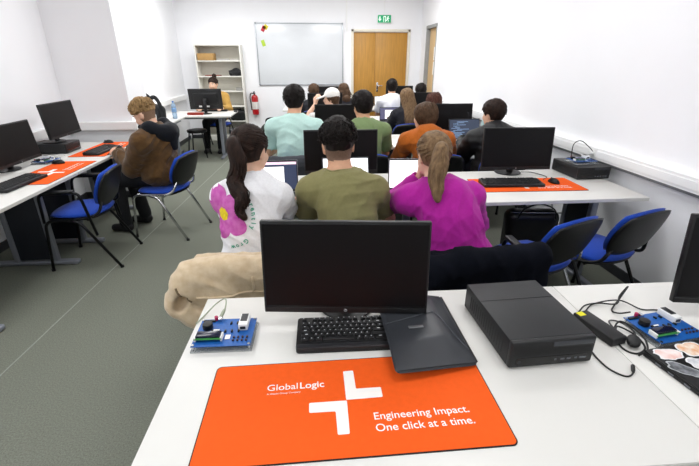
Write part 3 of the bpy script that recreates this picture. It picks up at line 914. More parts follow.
bg = mesh_obj('camera_bag', f.mesh(), M_BAG); bg.location = (-1.52, 9.26, zs(1.29)); tag(bg, 'small black bag on the right of the second bookcase shelf', 'bag')
b = B(); tube(b, spline([(-.1, 0, .1), (-.12, -.1, .09), (0, -.12, .02), (.1, -.11, .09), (.11, 0, .1)], 6), .007, 6); obj('strap', b, M_BLK, bg)
b = B(); box(b, (0, 0, .008), (.3, .2, .016), .003); o = obj('folder', b, mat('red_folder', '#8d4a3a', .6), None); o.location = (-1.98, 9.27, zs(1.29)); tag(o, 'flat reddish folder on the second bookcase shelf', 'folder')
b = B(); box(b, (0, 0, .03), (.12, .10, .06), .004); o = obj('small_box', b, mat('grey_box', '#9a9994', .7), None); o.location = (-1.48, 9.26, zs(1.0)); tag(o, 'small grey box at the right end of the third bookcase shelf', 'box')
f = Field((-.2, -.15, -.01), (.2, .15, .3), .008)
f.box((0, 0, .10), (.15, .11, .10), .05); f.ell((-.03, 0, .19), (.1, .08, .05), .04); f.noise(.008, 22, 5)
bg2 = mesh_obj('dark_bag', f.mesh(), M_BAG); bg2.location = (-1.56, 9.25, zs(.40)); tag(bg2, 'dark soft bag on a low bookcase shelf by the extinguisher', 'bag')
b = B(); tube(b, spline([(-.08, 0, .2), (-.07, -.05, .27), (.05, -.05, .27), (.07, 0, .2)], 6), .008, 6); obj('handle', b, M_BLK, bg2)
f = Field((-.2, -.15, -.01), (.2, .15, .2), .008)
f.box((0, 0, .07), (.16, .11, .07), .04); f.noise(.008, 22, 8)
bg3 = mesh_obj('grey_bag', f.mesh(), mat('grey_bag_fabric', '#6a6c70', .8, var=.2, vscale=30)); bg3.location = (-1.62, 9.25, zs(.09)); tag(bg3, 'grey bundle on the bottom shelf of the bookcase', 'bag')

# ---------------------------------------------------------------- development boards
M_PCB = mat('blue_circuit_board', '#1157a4', .42, var=.12, vscale=90)
M_ACR = mat('clear_acrylic', '#e9eef0', .06, trans=.75, ior=1.3)
def make_board(label, loc, rz=0):
    t = thing('circuit_board', label, 'circuit board', loc, rz, 'blue development boards')
    w, d = .19, .15
    b = B(); box(b, (0, 0, .003), (w + .004, d + .004, .006), .001); obj('acrylic_base', b, M_ACR, t)
    b = B(); box(b, (0, 0, .0225), (w - .002, d, .002), .0004, 1); pcb = obj('board', b, M_PCB, t)
    for sx in (-1, 1):
        for sy in (-1, 1):
            b = B(); cyl(b, (sx * .088, sy * .068, .0145), .0035, .017, 8); cyl(b, (sx * .088, sy * .068, .0245), .005, .003, 8); obj('standoff', b, M_CHROME, t)
    b = B(); box(b, (-.045, -.035, .034), (.088, .038, .0016)); lc = obj('display_module', b, mat('green_circuit', '#3e8f4a', .5, var=.1), t)
    b = B(); box(b, (-.045, -.033, .039), (.078, .028, .008), .001); obj('display_glass', b, mat('display_dark_blue', '#11142e', .15), lc)
    for sx in (-1, 1): obj('display_mount', box(B(), (-.045 + sx * .042, -.035, .031), (.006, .03, .016), .001), M_WHITE, lc)
    b = B(); cyl(b, (-.062, .022, .034), .017, .020, 24, bev=.002); obj('buzzer', b, M_BLK, t)
    b = B(); box(b, (.058, .036, .036), (.03, .066, .024), .002); wm = obj('white_module', b, M_WHITE, t)
    b = B(); box(b, (.058, .044, .0485), (.022, .042, .002)); box(b, (.058, .0025, .035), (.018, .002, .010)); obj('module_window', b, mat('module_dark', '#2b2b2e', .3), wm)
    for i in range(6): obj('chip', box(B(), (.0 + i * .011, .0 + .045 * (i % 2), .026), (.006, .012, .006), .0005), M_BLK, t)
    obj('pin_header', box(B(), (-.065, .060, .026), (.04, .008, .006)), M_BLK, t)
    obj('chip', box(B(), (-.035, .006, .026), (.025, .007, .005)), M_BLK, t)
    b = B()
    for i in range(4):
        for j in range(2): cyl(b, (.035 + i * .014, -.05 + j * .016, .0265), .0035, .005, 10)
    obj('push_buttons', b, mat('button_red_black', '#3a2226', .5), t)
    b = B(); box(b, (.014, -.03, .0245), (.016, .022, .002)); box(b, (-.03, .005, .0285), (.02, .006, .001)); obj('paper_label', b, M_WHITEP, t)
    b = B(); box(b, (-.03, .066, .029), (.013, .018, .012), .001); obj('usb_socket', b, M_CHROME, t)
    b = B(); cyl(b, (-.045, .070, .031), .006, .014, 12); obj('red_connector', b, mat('red_connector', '#b52457', .4), t)
    return t
BRD = make_board('blue circuit board on clear base at the left end of the nearest desk', (-.311, 1.165, DH), -.03)
dup(BRD, (1.175, 1.062, DH), .14, 'blue circuit board beside the sticker laptop at the right edge')
dup(BRD, (2.16, 3.09, DH + .099), .05, 'blue circuit board lying on the computer case at the right wall')
dup(BRD, (-2.42, 3.93, DH), 1.4, 'blue circuit board between the two monitors by the left wall')
def cable(label, pts, r=.0028, m=None, plugs=(), name='cable', n=8):
    t = thing(name, label, 'cable', pts[0])
    o = Vector(pts[0])
    q = [Vector(p) - o for p in spline(pts, n)]
    obj('lead', tube(B(), q, r, 8), m or M_CABLE, t, 180)
    for end, ln, rr in plugs:
        p = q[0] if end == 0 else q[-1]; d = ((q[1] - q[0]) if end == 0 else (q[-2] - q[-1])).normalized()
        b = B(); tube(b, [p - d * .002, p + d * ln * .7, p + d * ln], [rr, rr, rr * .6], 10); obj('plug', b, m or M_CABLE, t, 60)
    return t
D3 = DH + .0035
cable('white cable curving up from the left circuit board on the nearest desk', [(-.340, 1.246, .770), (-.328, 1.275, .79), (-.335, 1.315, .80), (-.372, 1.325, .775), (-.41, 1.30, .745), (-.43, 1.25, D3)], .0026, mat('grey_green_cable', '#a5ab96', .5), ((0, .03, .006),))
t = thing('power_adapter', 'black power adapter brick with yellow label beside the nearest computer case', 'power adapter', (.955, 1.085, DH), .22)
b = B(); box(b, (0, 0, .016), (.062, .165, .030), .005, 3); obj('brick', b, M_BLK, t)
b = B(); box(b, (-.012, .066, .0315), (.026, .022, .001)); obj('yellow_label', b, mat('yellow_label', '#e6e021', .6), t)
cable('black cable looping from the adapter towards the right circuit board', [(.945, 1.18, .757), (1.0, 1.225, .752), (1.06, 1.235, .752), (1.11, 1.21, .762), (1.16, 1.26, .765), (1.225, 1.305, .775), (1.155, 1.25, .760), (1.09, 1.20, D3), (1.09, 1.165, .752), (1.12, 1.15, .765)], .003)
cable('thin black cable running behind the right circuit board', [(.985, 1.20, D3), (1.05, 1.245, D3), (1.14, 1.235, .76), (1.20, 1.195, D3), (1.25, 1.185, D3), (1.30, 1.17, D3)], .0026)
cable('black cable loops tangled between the adapter and the sticker laptop', [(.985, 1.01, .752), (1.0, 1.06, .76), (1.03, 1.085, .755), (1.065, 1.05, D3), (1.05, .985, D3), (1.0, .96, D3), (.975, .99, D3), (.99, 1.055, .752), (1.045, 1.10, .765), (1.07, 1.03, .757), (1.04, .965, .752), (.995, .945, .749)], .003)
cable('second black loop of cable beside the adapter', [(.99, 1.02, .765), (1.02, 1.12, .75), (1.06, 1.13, D3), (1.075, 1.08, .746), (1.03, 1.0, .756), (.992, .985, .757)], .0026)
cable('black cable with a barrel plug lying on the nearest desk', [(.865, .985, D3), (.862, .945, D3), (.868, .90, D3), (.895, .868, D3), (.925, .878, D3), (.945, .905, D3 + .002)], .0026, None, ((1, .03, .0055),))
t = thing('cable_block', 'rounded black plug block among the cables by the sticker laptop', 'plug', (1.022, 1.005, DH), -.7)
b = B(); sph(b, (0, 0, .016), (.021, .034, .015), 16); obj('block', b, M_CABLE, t, 180)
cable('white cables on the left desk beside the monitor base', [(-2.50, 3.86, D3), (-2.40, 3.88, .77), (-2.36, 3.95, .765), (-2.42, 4.02, .775), (-2.5, 4.02, .75), (-2.45, 4.08, D3), (-2.36, 4.12, D3), (-2.40, 4.17, .76), (-2.5, 4.14, D3)], .006, M_WCABLE)
cable('black cable rising behind the farther monitor by the left wall', [(-2.62, 4.0, .75), (-2.68, 3.92, .85), (-2.70, 3.95, .98), (-2.70, 4.05, 1.02), (-2.66, 4.10, .95), (-2.60, 4.12, .86)], .007)
cable('black cable arching from the bare board to the wall trunking', [(2.10, 3.14, .87), (2.12, 3.17, .97), (2.20, 3.2, .99), (2.29, 3.2, .93), (2.315, 3.19, .90)], .0035)
cable('thin black cable from the monitor at the right end of the second row', [(1.72, 3.19, .745), (1.79, 3.17, .746), (1.84, 3.10, D3), (1.85, 3.02, D3), (1.80, 2.97, D3), (1.78, 2.94, D3)], .003)
cable('black cables hanging below the right end of the second row desk', [(1.60, 3.02, .70), (1.61, 3.0, .60), (1.68, 3.0, .50), (1.74, 3.02, .60), (1.76, 3.02, .69)], .004)
cable('black cable hanging below the case at the right end of the second row', [(1.95, 3.05, .70), (1.94, 3.03, .55), (1.97, 3.02, .40), (2.02, 3.05, .30)], .004)
t = thing('wall_socket', 'white socket with plug on the wall trunking beside the bare board', 'socket', (2.336, 3.20, .89))
b = B(); box(b, (-.006, 0, 0), (.014, .085, .085), .006); obj('plate', b, M_WHITE, t)
b = B(); cyl(b, (-.03, 0, 0), .018, .04, 16, axis='X'); obj('plug', b, M_WHITE, t)

# ---------------------------------------------------------------- sleeve and sticker laptop
t = thing('laptop_sleeve', 'dark grey leather laptop sleeve lying over the end of the keyboard', 'laptop sleeve', (.345, 1.118, DH), .0)
M_LEA = mat('dark_grey_leather', '#303237', .36, var=.05, vscale=20, bump=.05, bscale=500)
def sheet(w, d, th, zf, n=(26, 34), rc=.018, x0=0, y0=0, sh=0.0):
    bm = B(); top = []; bot = []
    for i in range(n[0] + 1):
        for side in (top, bot): side.append([])
        for j in range(n[1] + 1):
            x = (i / n[0] - .5) * w; y = (j / n[1] - .5) * d
            ax, ay = abs(x) - w / 2 + rc, abs(y) - d / 2 + rc
            if ax > 0 and ay > 0:
                l = max(ax, ay) / math.hypot(ax, ay)
                x = math.copysign(w / 2 - rc + ax * l, x); y = math.copysign(d / 2 - rc + ay * l, y)
            e = min(w / 2 - abs(x), d / 2 - abs(y), .01) / .01 if not (ax > 0 and ay > 0) else min(1, (rc - max(ax, ay)) / .01)
            e = math.sqrt(max(0, 1 - (1 - max(0, e)) ** 2)); zc = zf(x + x0, y + y0); y += sh * x
            top[-1].append(bm.verts.new((x + x0, y + y0, zc + th / 2 + th / 2 * e))); bot[-1].append(bm.verts.new((x + x0, y + y0, zc + th / 2 - th / 2 * e)))
    for i in range(n[0]):
        for j in range(n[1]):
            bm.faces.new((top[i][j], top[i + 1][j], top[i + 1][j + 1], top[i][j + 1])); bm.faces.new((bot[i][j + 1], bot[i + 1][j + 1], bot[i + 1][j], bot[i][j]))
    bmesh.ops.remove_doubles(bm, verts=bm.verts[:], dist=1e-5)
    return bm
def slz(x, y):
    q = min(1, max(0, (.132 - x) / .085)); q = q * q * (3 - 2 * q); ql = min(1, max(0, (.132 - x) / .26))
    e = min(1, max(0, (.20 - y) / .07)); e = .35 + .65 * e * e * (3 - 2 * e)
    lo_ = min(1, max(0, (y + .20) / .11)); q = ql * (1 - lo_) + q * lo_; return .0035 + .037 * q * e * (.62 + .38 * lo_)
obj('body', sheet(.262, .392, .018, slz, sh=.16), M_LEA, t, 60)
def flapz(x, y): return slz(x, y) + .0175
bm = B(); n = 24; grid = []
for i in range(n + 1):
    x = -.127 + .254 * i / n
    yt = .012 + .03 * (x + .12) / .17 if x < .05 else .042 - (x - .05) / .072 * .17
    grid.append([])
    for j in range(13):
        y = -.192 + (yt + .192) * j / 12
        grid[-1].append(bm.verts.new((x, y + .16 * x, flapz(x, y) + (.0026 if 0 < j < 12 and 0 < i < n else .0003))))
for i in range(n):
    for j in range(12): bm.faces.new((grid[i][j], grid[i + 1][j], grid[i + 1][j + 1], grid[i][j + 1]))
obj('flap', bm, M_LEA, t, 60)
b = B(); ed = [(-.125, .010), (-.06, .022), (.05, .042), (.075, -.02), (.10, -.085), (.124, -.14)]
tube(b, [(x, y + .16 * x, flapz(x, y) + .003) for x, y in [((1 - k / 8) * p[0] + k / 8 * q[0], (1 - k / 8) * p[1] + k / 8 * q[1]) for p, q in zip(ed, ed[1:]) for k in range(8)]], .0014, 6); obj('flap_seam', b, mat('leather_edge', '#4b4e54', .35), t, 180)
b = B()
zb_ = flapz(-.03, -.055) + .004
box(b, (-.03, -.035, zb_), (.05, .013, .004), .0015, rot=(0, .03, .06)); obj('metal_tag', b, mat('dark_metal_tag', '#86878a', .3, .7), t)
b = B(); tube(b, [(.130, -.18 + i * .0118 + .02, slz(.130, -.18 + i * .0118) + .010) for i in range(32)], .0045, 8); obj('zip', b, mat('zip_black', '#17181a', .5), t)
t = thing('laptop', 'closed black laptop covered in stickers at the right edge of the nearest row', 'laptop', (1.212, .858, DH), .15)
b = B(); box(b, (0, 0, .008), (.362, .25, .014), .004, 2); box(b, (0, .105, .004), (.25, .02, .006), .002); obj('base', b, M_BLK, t)
b = B(); box(b, (0, -.001, .0195), (.362, .248, .008), .003, 2); lid = obj('lid', b, mat('black_laptop_lid', '#101012', .35, var=.05), t)
b = B(); cyl(b, (-.12, .122, .012), .008, .06, 12, axis='X'); cyl(b, (.12, .122, .012), .008, .06, 12, axis='X'); obj('hinge', b, M_BLKG, t)
b = B()
for y in (.07, .03, -.02): box(b, (-.1814, y, .008), (.001, .018, .005))
obj('ports', b, mat('port_grey', '#66696f', .4), t)
def sticker(x, y, w, h, rz, c1, c2, sc, seed, edge='#e8e8ea'):
    rs = random.Random(seed)
    pts = []
    for i in range(28):
        a = 2 * PI * i / 28; r = 1 + .10 * math.sin(3 * a + rs.random() * 2) + .05 * math.sin(7 * a)
        s = (abs(math.cos(a)) ** 3 + abs(math.sin(a)) ** 3) ** (-1 / 3)
        pts.append((w / 2 * r * s * math.cos(a), h / 2 * r * s * math.sin(a)))
    b = B(); prism(b, pts, 0, .0004); s = obj('sticker', b, mat('sticker_edge' + edge, edge, .4), lid, 0); s.location = (x, y, .0236); s.rotation_euler = (0, 0, rz)
    b = B(); prism(b, [(px * .88, py * .88) for px, py in pts], .0003, .0006); p = obj('sticker_print', b, mat('sticker_print_%d' % seed, c1, .4, color2=c2, vscale=sc), lid, 0); p.location = s.location; p.rotation_euler = s.rotation_euler
for a in ((-.125, .088, .085, .05, -.2, '#f5f3f2', '#e5b3a8', 22, 1), (-.035, .092, .085, .06, .15, '#f4efe6', '#dd9a62', 40, 2), (.055, .09, .07, .055, 0, '#e9e9f6', '#8f8fd0', 40, 3),
          (-.145, .022, .085, .045, -.9, '#2b2d31', '#8d9096', 45, 4, '#b9bbbe'), (-.072, .03, .075, .05, -.3, '#e2e2e2', '#b7b9c2', 60, 5), (-.09, -.045, .085, .055, -.35, '#f1d9e9', '#d77fb5', 35, 6),
          (.02, .012, .06, .06, .2, '#52708f', '#2f4a66', 25, 7), (.11, .03, .07, .05, .1, '#efe7d2', '#d0a860', 30, 8), (.02, -.06, .09, .05, .3, '#d9eef0', '#4fa7ae', 35, 9), (.12, -.06, .06, .06, 0, '#f5f5f5', '#c04848', 28, 10), (-.13, -.095, .06, .035, 0, '#f0f0e0', '#7a9a58', 40, 11)): sticker(*a)

# ---------------------------------------------------------------- open laptops
def make_open(label, loc, rz=0, tilt=18, w=.34, frame='dark', doc=True, bg='#f4f5f8', page='#ffffff', code=False, estr=.85, strip=None, doc_box=(-.42, .30)):
    t = thing('open_laptop', label, 'laptop', loc, rz, 'open laptops')
    m = M_ALU if frame == 'alu' else mat('laptop_dark', '#24262b', .4, var=.05)
    d, h = .235, w * .64
    b = B(); box(b, (0, -d / 2, .009), (w, d, .016), .004, 2); obj('base', b, m, t)
    b = B()
    for i in range(14):
        for j in range(5): box(b, (-w * .43 + i * w * .066, -.04 - j * .019, .0178), (w * .056, .016, .0015))
    obj('keys', b, M_BLK, t, 0)
    b = B(); box(b, (0, -d * .80, .0173), (.10, .06, .0006)); obj('touchpad', b, mat('touchpad_grey', '#6f7278', .3), t)
    R = Matrix.Translation((0, .002, .014)) @ Matrix.Rotation(math.radians(-tilt), 4, 'X')
    b = B(); box(b, (0, .004, h / 2), (w, .006, h), .002, 2); l = obj('lid', b, m, t); l.matrix_local = R
    b = B(); box(b, (0, .0005, h / 2), (w - .004, .001, h - .004)); 
    o = obj('bezel', b, M_BLKG, l)
    b = B(); box(b, (0, -.0004, h / 2 + .002), (w - .016, .001, h - .026))
    mb = mat('lit_screen' + bg, bg, .4, emit=bg, estr=estr) if not code else mat('code_screen', '#2a3140', .4, emit='#333c4e', estr=.8)
    o = obj('screen', b, mb, l, 0)
    if doc and not code:
        x0, x1 = doc_box
        b = B(); box(b, ((x0 + x1) / 2 * w, -.0012, h * .46), ((x1 - x0) * w, .0006, h * .66)); obj('document', b, mat('lit_page', page, .4, emit=page, estr=.95), l, 0)
        b = B()
        rs = random.Random(5)
        for i in range(9): box(b, ((x0 + x1) / 2 * w - .01, -.0017, h * .70 - i * h * .055), ((x1 - x0) * w * (.5 + .3 * rs.random()), .0004, .0018))
        obj('text_lines', b, mat('screen_text', '#9aa3b5', .5, emit='#9aa3b5', estr=.6), l, 0)
    if strip:
        b = B(); box(b, (0, -.0012, h * .90), (w - .018, .0006, h * .08)); obj('toolbar', b, mat('toolbar' + strip, strip, .5, emit=strip, estr=.8), l, 0)
    if code:
        b = B(); rs = random.Random(11)
        for i in range(15):
            x = -.42 + .06 * rs.randint(0, 3); ww = .1 + .3 * rs.random()
            box(b, ((x + ww / 2) * w, -.0012, h * .86 - i * h * .05), (ww * w, .0006, .0035))
        obj('code_lines', b, mat('code_text', '#8fb0d8', .5, emit='#8fb0d8', estr=.6), l, 0)
        b = B(); box(b, (.0, -.0013, h * .14), (w * .9, .0006, h * .10)); obj('toolbar', b, mat('code_bar', '#56627a', .5, emit='#56627a', estr=.7), l, 0)
    return t
make_open('open laptop with pink toolbar in front of the flower shirt student', (-.275, 2.76, DH + .0035), .03, bg='#273048', doc=True, strip='#e4c6d4', frame='alu', doc_box=(-.44, .22))
make_open('open laptop with white page hidden by the olive shirt student', (.235, 2.84, DH + .0035), 0, tilt=24, bg='#e9edf5', frame='dark')
make_open('open laptop with white page left of the purple sweater student', (.69, 2.73, DH + .0035), -.06, bg='#f6f7fb', frame='alu', tilt=6, doc_box=(-.40, .36))
make_open('open laptop with dark code screen left of the black jacket student', (1.74, 4.60, DH + .0035), .05, code=True, tilt=15, w=.37)
make_open('open laptop with white page beside the long-haired student', (1.185, 6.34, DH), .0, tilt=10, w=.30, bg='#4b4a63', doc_box=(-.22, .38))
make_open('open laptop in front of the green shirt student', (.60, 4.66, DH + .0035), .0, tilt=22, w=.33, bg='#eef1f6')
make_open('open laptop in front of the student in the white shirt', (1.40, 8.2, DH), .0, tilt=15, w=.33, bg='#eef1f6')
# ---------------------------------------------------------------- people
from mathutils.bvhtree import BVHTree
def V3(*a): return np.array(a, float)
def nrm(v): return v / max(np.linalg.norm(v), 1e-9)
def rot(yaw=0, pitch=0, roll=0):
    # yaw > 0 turns the face to the person's left, pitch > 0 looks down, roll > 0 tilts to the right
    return np.array((Euler((0, 0, yaw)).to_matrix() @ Euler((-pitch, 0, 0)).to_matrix() @ Euler((0, roll, 0)).to_matrix()))
SKIN = {'fair': '#e3b79d', 'mid': '#d8a687', 'olive': '#cf9c7a'}
def skin(k): return mat('skin_' + k, SKIN[k], .5, var=.05, vscale=45, bump=.03, bscale=250, spec=.4)
M_EYE = mat('eye_white', '#e9e5e0', .25); M_IRIS = mat('iris_brown', '#2c1b12', .2); M_LIP = mat('lips', '#b9736a', .45)
M_BROW = mat('brow_brown', '#2a1d17', .8)
M_JEANS = mat('dark_denim', '#1d2230', .85, var=.2, vscale=120, bump=.1, bscale=600)
M_TROUS = mat('black_trousers', '#15161a', .85, var=.15, vscale=90, bump=.08, bscale=500)
M_SHOE = mat('dark_shoe', '#1a1a1d', .6, var=.1)
M_SHOEW = mat('pale_shoe_sole', '#c9c7c2', .6)
def hairm(n, c, c2, r=.58): return mat('hair_' + n, c, r, color2=c2, vscale=60, stretch=(1, 1, .35), spec=.18)
H_BLACK = hairm('black', '#0e0b0a', '#211a18'); H_DARK = hairm('dark_brown', '#19110f', '#35251e')
H_BROWN = hairm('brown', '#3a2a1e', '#5e4634'); H_LIGHT = hairm('light_brown', '#5c4735', '#8c7153'); H_BLOND = hairm('blond', '#755b3c', '#b09064'); H_AUB = hairm('reddish_brown', '#3d241f', '#5d3a30')
SC0, SR = V3(0, -.012, .030), V3(.078, .100, .094)   # skull ellipsoid in head coordinates
def arm_ik(S, T, l1, l2, hint):
    d = T - S; L = np.linalg.norm(d); L2 = min(L, (l1 + l2) * .995)
    u = d / L; T = S + u * L2
    a = (l1 * l1 - l2 * l2 + L2 * L2) / (2 * L2); h = math.sqrt(max(l1 * l1 - a * a, 0))
    v = hint - u * (hint @ u)
    return S + u * a + nrm(v) * h, T
def hand(f, W, fwd, nr, side, res, curl=.5, size=1.0):
    # side = +1 when the thumb lies on the +cross(nr, fwd) side
    fwd, nr = nrm(fwd), nrm(nr - fwd * (nr @ fwd)); lat = np.cross(nr, fwd) * side
    K = W + fwd * .088 * size
    mr = max(.0085, res * 1.05)
    f.cone(W - fwd * .01, W + fwd * .05, .027 * size, .036 * size, .015, squash=(nr, .55))
    f.cone(W + fwd * .03, K - fwd * .012, .036 * size, .037 * size, .01, squash=(nr, .45))
    for o, ln in ((.030, .070), (.010, .080), (-.011, .074), (-.031, .058)):
        a = K + lat * o * size - fwd * .012
        d1 = nrm(fwd + lat * o * 1.5 - nr * curl * .6); d2 = nrm(fwd + lat * o - nr * curl * 1.7); d3 = nrm(fwd - nr * curl * 3.0)
        b_ = a + d1 * ln * size * .5; c_ = b_ + d2 * ln * size * .32; e_ = c_ + d3 * ln * size * .25
        f.cone(a, b_, mr * 1.05, mr, .004); f.cone(b_, c_, mr, mr * .94, .003); f.cone(c_, e_, mr * .94, mr * .85, .003)
    a = W + fwd * .022 + lat * .026 * size; b_ = a + nrm(fwd * .75 + lat * .75 - nr * .25) * .042 * size; c_ = b_ + nrm(fwd + lat * .25 - nr * .45 * curl) * .034 * size
    f.cone(a, b_, mr * 1.45, mr * 1.15, .010); f.cone(b_, c_, mr * 1.15, mr * .9, .004)
def person(label, loc, rz, top=1.30, lean=.15, hunch=.03, sway=0.0, head=(0, 0, 0), hfwd=.35, hands=((-.15, .45, .79), (.15, .45, .79)), hint=((-.42, -.55, -1), (.42, -.55, -1)),
           palm=None, female=False, sw=None, skn='mid', shirt=None, sleeve='short', pants=None, res=.010, build=1.0, hair=None, stubble=None, curl=(.5, .5),
           wrinkle=.0045, loose=.012, collar=None, quilt=0, hem=0.0, legs=True, feet_fwd=.0, twist=0.0, drop=.105):
    root = thing('person', label, 'person', loc, rz, 'students and staff in the computer room')
    sk = skin(skn)
    sw = sw or (.165 if female else .190)
    P = V3(0, 0, .607)
    hl = hfwd
    hv = V3(math.sin(hl) * .35, 0, 0)
    Nz = top - .138 - .128 * math.cos(hl)
    L = (Nz - P[2]) / math.cos(lean)
    d = V3(math.sin(sway), math.sin(lean) * math.cos(sway), math.cos(lean)); d = nrm(d)
    N = P + d * L
    Hc = N + V3(0, math.sin(hl), math.cos(hl)) * .128
    R = rot(*head)
    hp = lambda *p: Hc + R @ V3(*p)
    mid = P + d * L * .5 + V3(0, -hunch, 0); chest = P + d * L * .72 + V3(0, -hunch * .9, 0)
    S0 = P + d * (L - drop)
    lat = V3(math.cos(twist), math.sin(twist), 0)
    Sh = [S0 - lat * sw + V3(0, .012, 0), S0 + lat * sw + V3(0, .012, 0)]
    l1, l2 = (.265, .235) if female else (.29, .255)
    k = .88 if female else 1.0
    k *= build
    arms = []
    for i in (0, 1):
        T = V3(*hands[i]); E, Wr = arm_ik(Sh[i], T, l1, l2, V3(*hint[i])); arms.append((Sh[i], E, Wr))
    knees = [V3(-.12, .43, .53), V3(.12, .43, .53)]; ank = [V3(-.13, .40 + feet_fwd, .095), V3(.13, .36 + feet_fwd, .095)]
    pts = [Hc, P] + [q for a in arms for q in a] + (knees + ank if legs else [])
    lo = np.min(pts, 0) - .24; hi = np.max(pts, 0) + .24; lo[2] = max(lo[2], .0)
    # --- body: one continuous surface
    f = Field(lo, hi, res)
    f.ell(P + V3(0, -.01, .02), (.155 * k, .115, .115), .05)
    f.cone(P + V3(0, 0, .05), mid, .112 * k, .108 * k, .06, squash=((0, 1, 0), .80))
    f.cone(mid, chest, .115 * k, .128 * k, .06, squash=((0, 1, 0), .78))
    f.cone(Sh[0] + V3(.02, 0, 0), Sh[1] - V3(.02, 0, 0), .052 * k, .052 * k, .05)
    for i in (0, 1):
        s_, E, Wr = arms[i]
        f.cone(N - d * .015, s_ + V3(0, -.01, .008), .046, .030, .05)
        f.cone(s_, E, .046 * k, .040 * k, .03); f.cone(E, E + (Wr - E) * .35, .041 * k, .042 * k, .015); f.cone(E + (Wr - E) * .35, Wr, .042 * k, .027 * k, .02)
        fw = nrm(Wr - E)
        if palm and palm[i] is not None: fw2, nr = V3(*palm[i][0]), V3(*palm[i][1])
        else: fw2, nr = nrm(fw * V3(1, 1, .25) + V3(0, .15, 0)), V3(0, 0, 1)
        hand(f, Wr, fw2, nr, 1 if i == 0 else -1, res, curl[i], .92 if female else 1.0)
        if legs:
            hp_ = P + V3((-1, 1)[i] * .085, .02, -.02)
            f.cone(hp_, knees[i], .082 * k, .058 * k, .05); f.cone(knees[i], knees[i] + (ank[i] - knees[i]) * .35, .056 * k, .055 * k, .02); f.cone(knees[i] + (ank[i] - knees[i]) * .3, ank[i], .054 * k, .036, .03)
            f.cone(ank[i] + V3(0, -.02, -.045), ank[i] + V3(0, .13, -.062), .034, .028, .03)
    nk = .050 if female else .059
    f.cone(N - d * .05, hp(0, -.018, -.045), nk * 1.08, nk * .95, .035)
    f.ell(hp(*SC0), SR, .0, R=R) if False else f.ell(hp(*SC0), SR, .02, R=R)
    f.ell(hp(0, .030, -.035), (.062, .068, .078), .03, R=R)
    f.ell(hp(0, .066, -.088), (.026, .022, .020), .025, R=R)
    f.cone(hp(0, .088, .012), hp(0, .107, -.022), .009, .0135, .012)
    for s in (-1, 1):
        f.ell(hp(s * .034, .075, -.022), (.024, .020, .02), .02, R=R)
        f.ell(hp(s * .030, .094, .015), (.017, .012, .0066), .004, 'cut', R=R)
        f.cone(hp(s * .018, .088, .033), hp(s * .048, .076, .034), .007, .006, .01)
        f.ell(hp(s * .0785, -.006, -.004), (.008, .019, .032), .006, R=R @ rot(0, 0, s * .12))
        f.ell(hp(s * .0865, -.001, -.004), (.006, .010, .018), .004, 'cut', R=R)
        f.ell(hp(s * .010, .104, -.026), (.007, .008, .006), .006, R=R)
    f.cone(hp(-.016, .090, -.058), hp(.016, .090, -.058), .0075, .0075, .006); f.cone(hp(-.013, .088, -.068), hp(.013, .088, -.068), .008, .008, .005)
    pick = None; mats = [sk, M_LIP]
    def region(c):
        q = (c - Hc) @ R
        lips = ((q[:, 0] / .023) ** 2 + ((q[:, 2] + .0625) / .0105) ** 2 < 1) & (q[:, 1] > .08)
        r = np.where(lips, 1, 0)
        if stubble:
            e = ((q[:, 0] / .084) ** 2 + ((q[:, 1] + .012) / .106) ** 2 + ((q[:, 2] - .03) / .1) ** 2)
            fade = (q[:, 1] < .03 - .25 * np.maximum(0, -q[:, 2])) & (q[:, 2] > -.062) & (q[:, 2] < .09) & ~((np.abs(q[:, 0]) > .070) & (q[:, 2] < .025) & (q[:, 1] > -.03))
            r = np.where(fade & (r == 0), 2, r)
        return r
    if stubble: mats.append(mat('cropped_hair_' + stubble, stubble, .8, color2='#8a6e5c', vscale=180))
    body = mesh_obj('body', f.mesh(2), mats, root, region)
    # eyes and brows
    for s in (-1, 1):
        b = B(); sph(b, hp(s * .030, .0800, .015), .0125, 12); e = obj('eye', b, M_EYE, root, 180)
        b = B(); sph(b, hp(s * .030, .0862, .0140), .0074, 10); obj('iris', b, M_IRIS, e, 180)
        b = B(); tube(b, [hp(s * .014, .096, .036), hp(s * .03, .0945, .042), hp(s * .048, .084, .036)], [.0035, .0042, .0022], 6); obj('eyebrow', b, M_BROW, root, 180)
    # --- upper garment
    if shirt is not None:
        t = loose; seed_c = sum(map(ord, label)) % 97
        lo2 = np.min([Hc - .0, P - .0] + [q for a in arms for q in a], 0) - .2; hi2 = np.max([N, P] + [q for a in arms for q in a], 0) + .2
        lo2[2] = P[2] - .16; hi2[2] = max(N[2] + .10, hi2[2] - .1)
        g = Field(lo2, hi2, res)
        for i in (0, 1):
            s_, E, Wr = arms[i]
            if sleeve == 'short':
                u = (E - s_)
                g.cone(s_, s_ + u * .95, .052 * k + t, .056 * k + t * 1.25, .02)
            else:
                g.cone(s_, E, .052 * k + t, .047 * k + t, .02); g.cone(E, Wr - nrm(Wr - E) * .01, .047 * k + t, .034 * k + t * .7, .02)
        g.noise(wrinkle * .7, 26, 3, (1, 1, .8), 2); g.folds(wrinkle * 2.2, 48, seed_c + 7, (.8, .8, 1.2), 4)
        for i in (0, 1):
            s_, E, Wr = arms[i]
            if sleeve == 'short':
                a_ = s_ + (E - s_) * .57; c_ = nrm(E - s_)
                g.cone(a_ + c_ * .085, a_ + c_ * .30, .085, .085, .003, 'cut')
            else:
                c_ = nrm(Wr - E); g.cone(Wr + c_ * .035, Wr + c_ * .1, .05, .05, .003, 'cut')
        g2 = Field(lo2, hi2, res)
        g2.ell(P + V3(0, -.01, .00), (.17 * k + t, .135 + t, .13), .05)
        g2.cone(P + V3(0, 0, .05), mid, .130 * k + t, .122 * k + t, .07, squash=((0, 1, 0), .82))
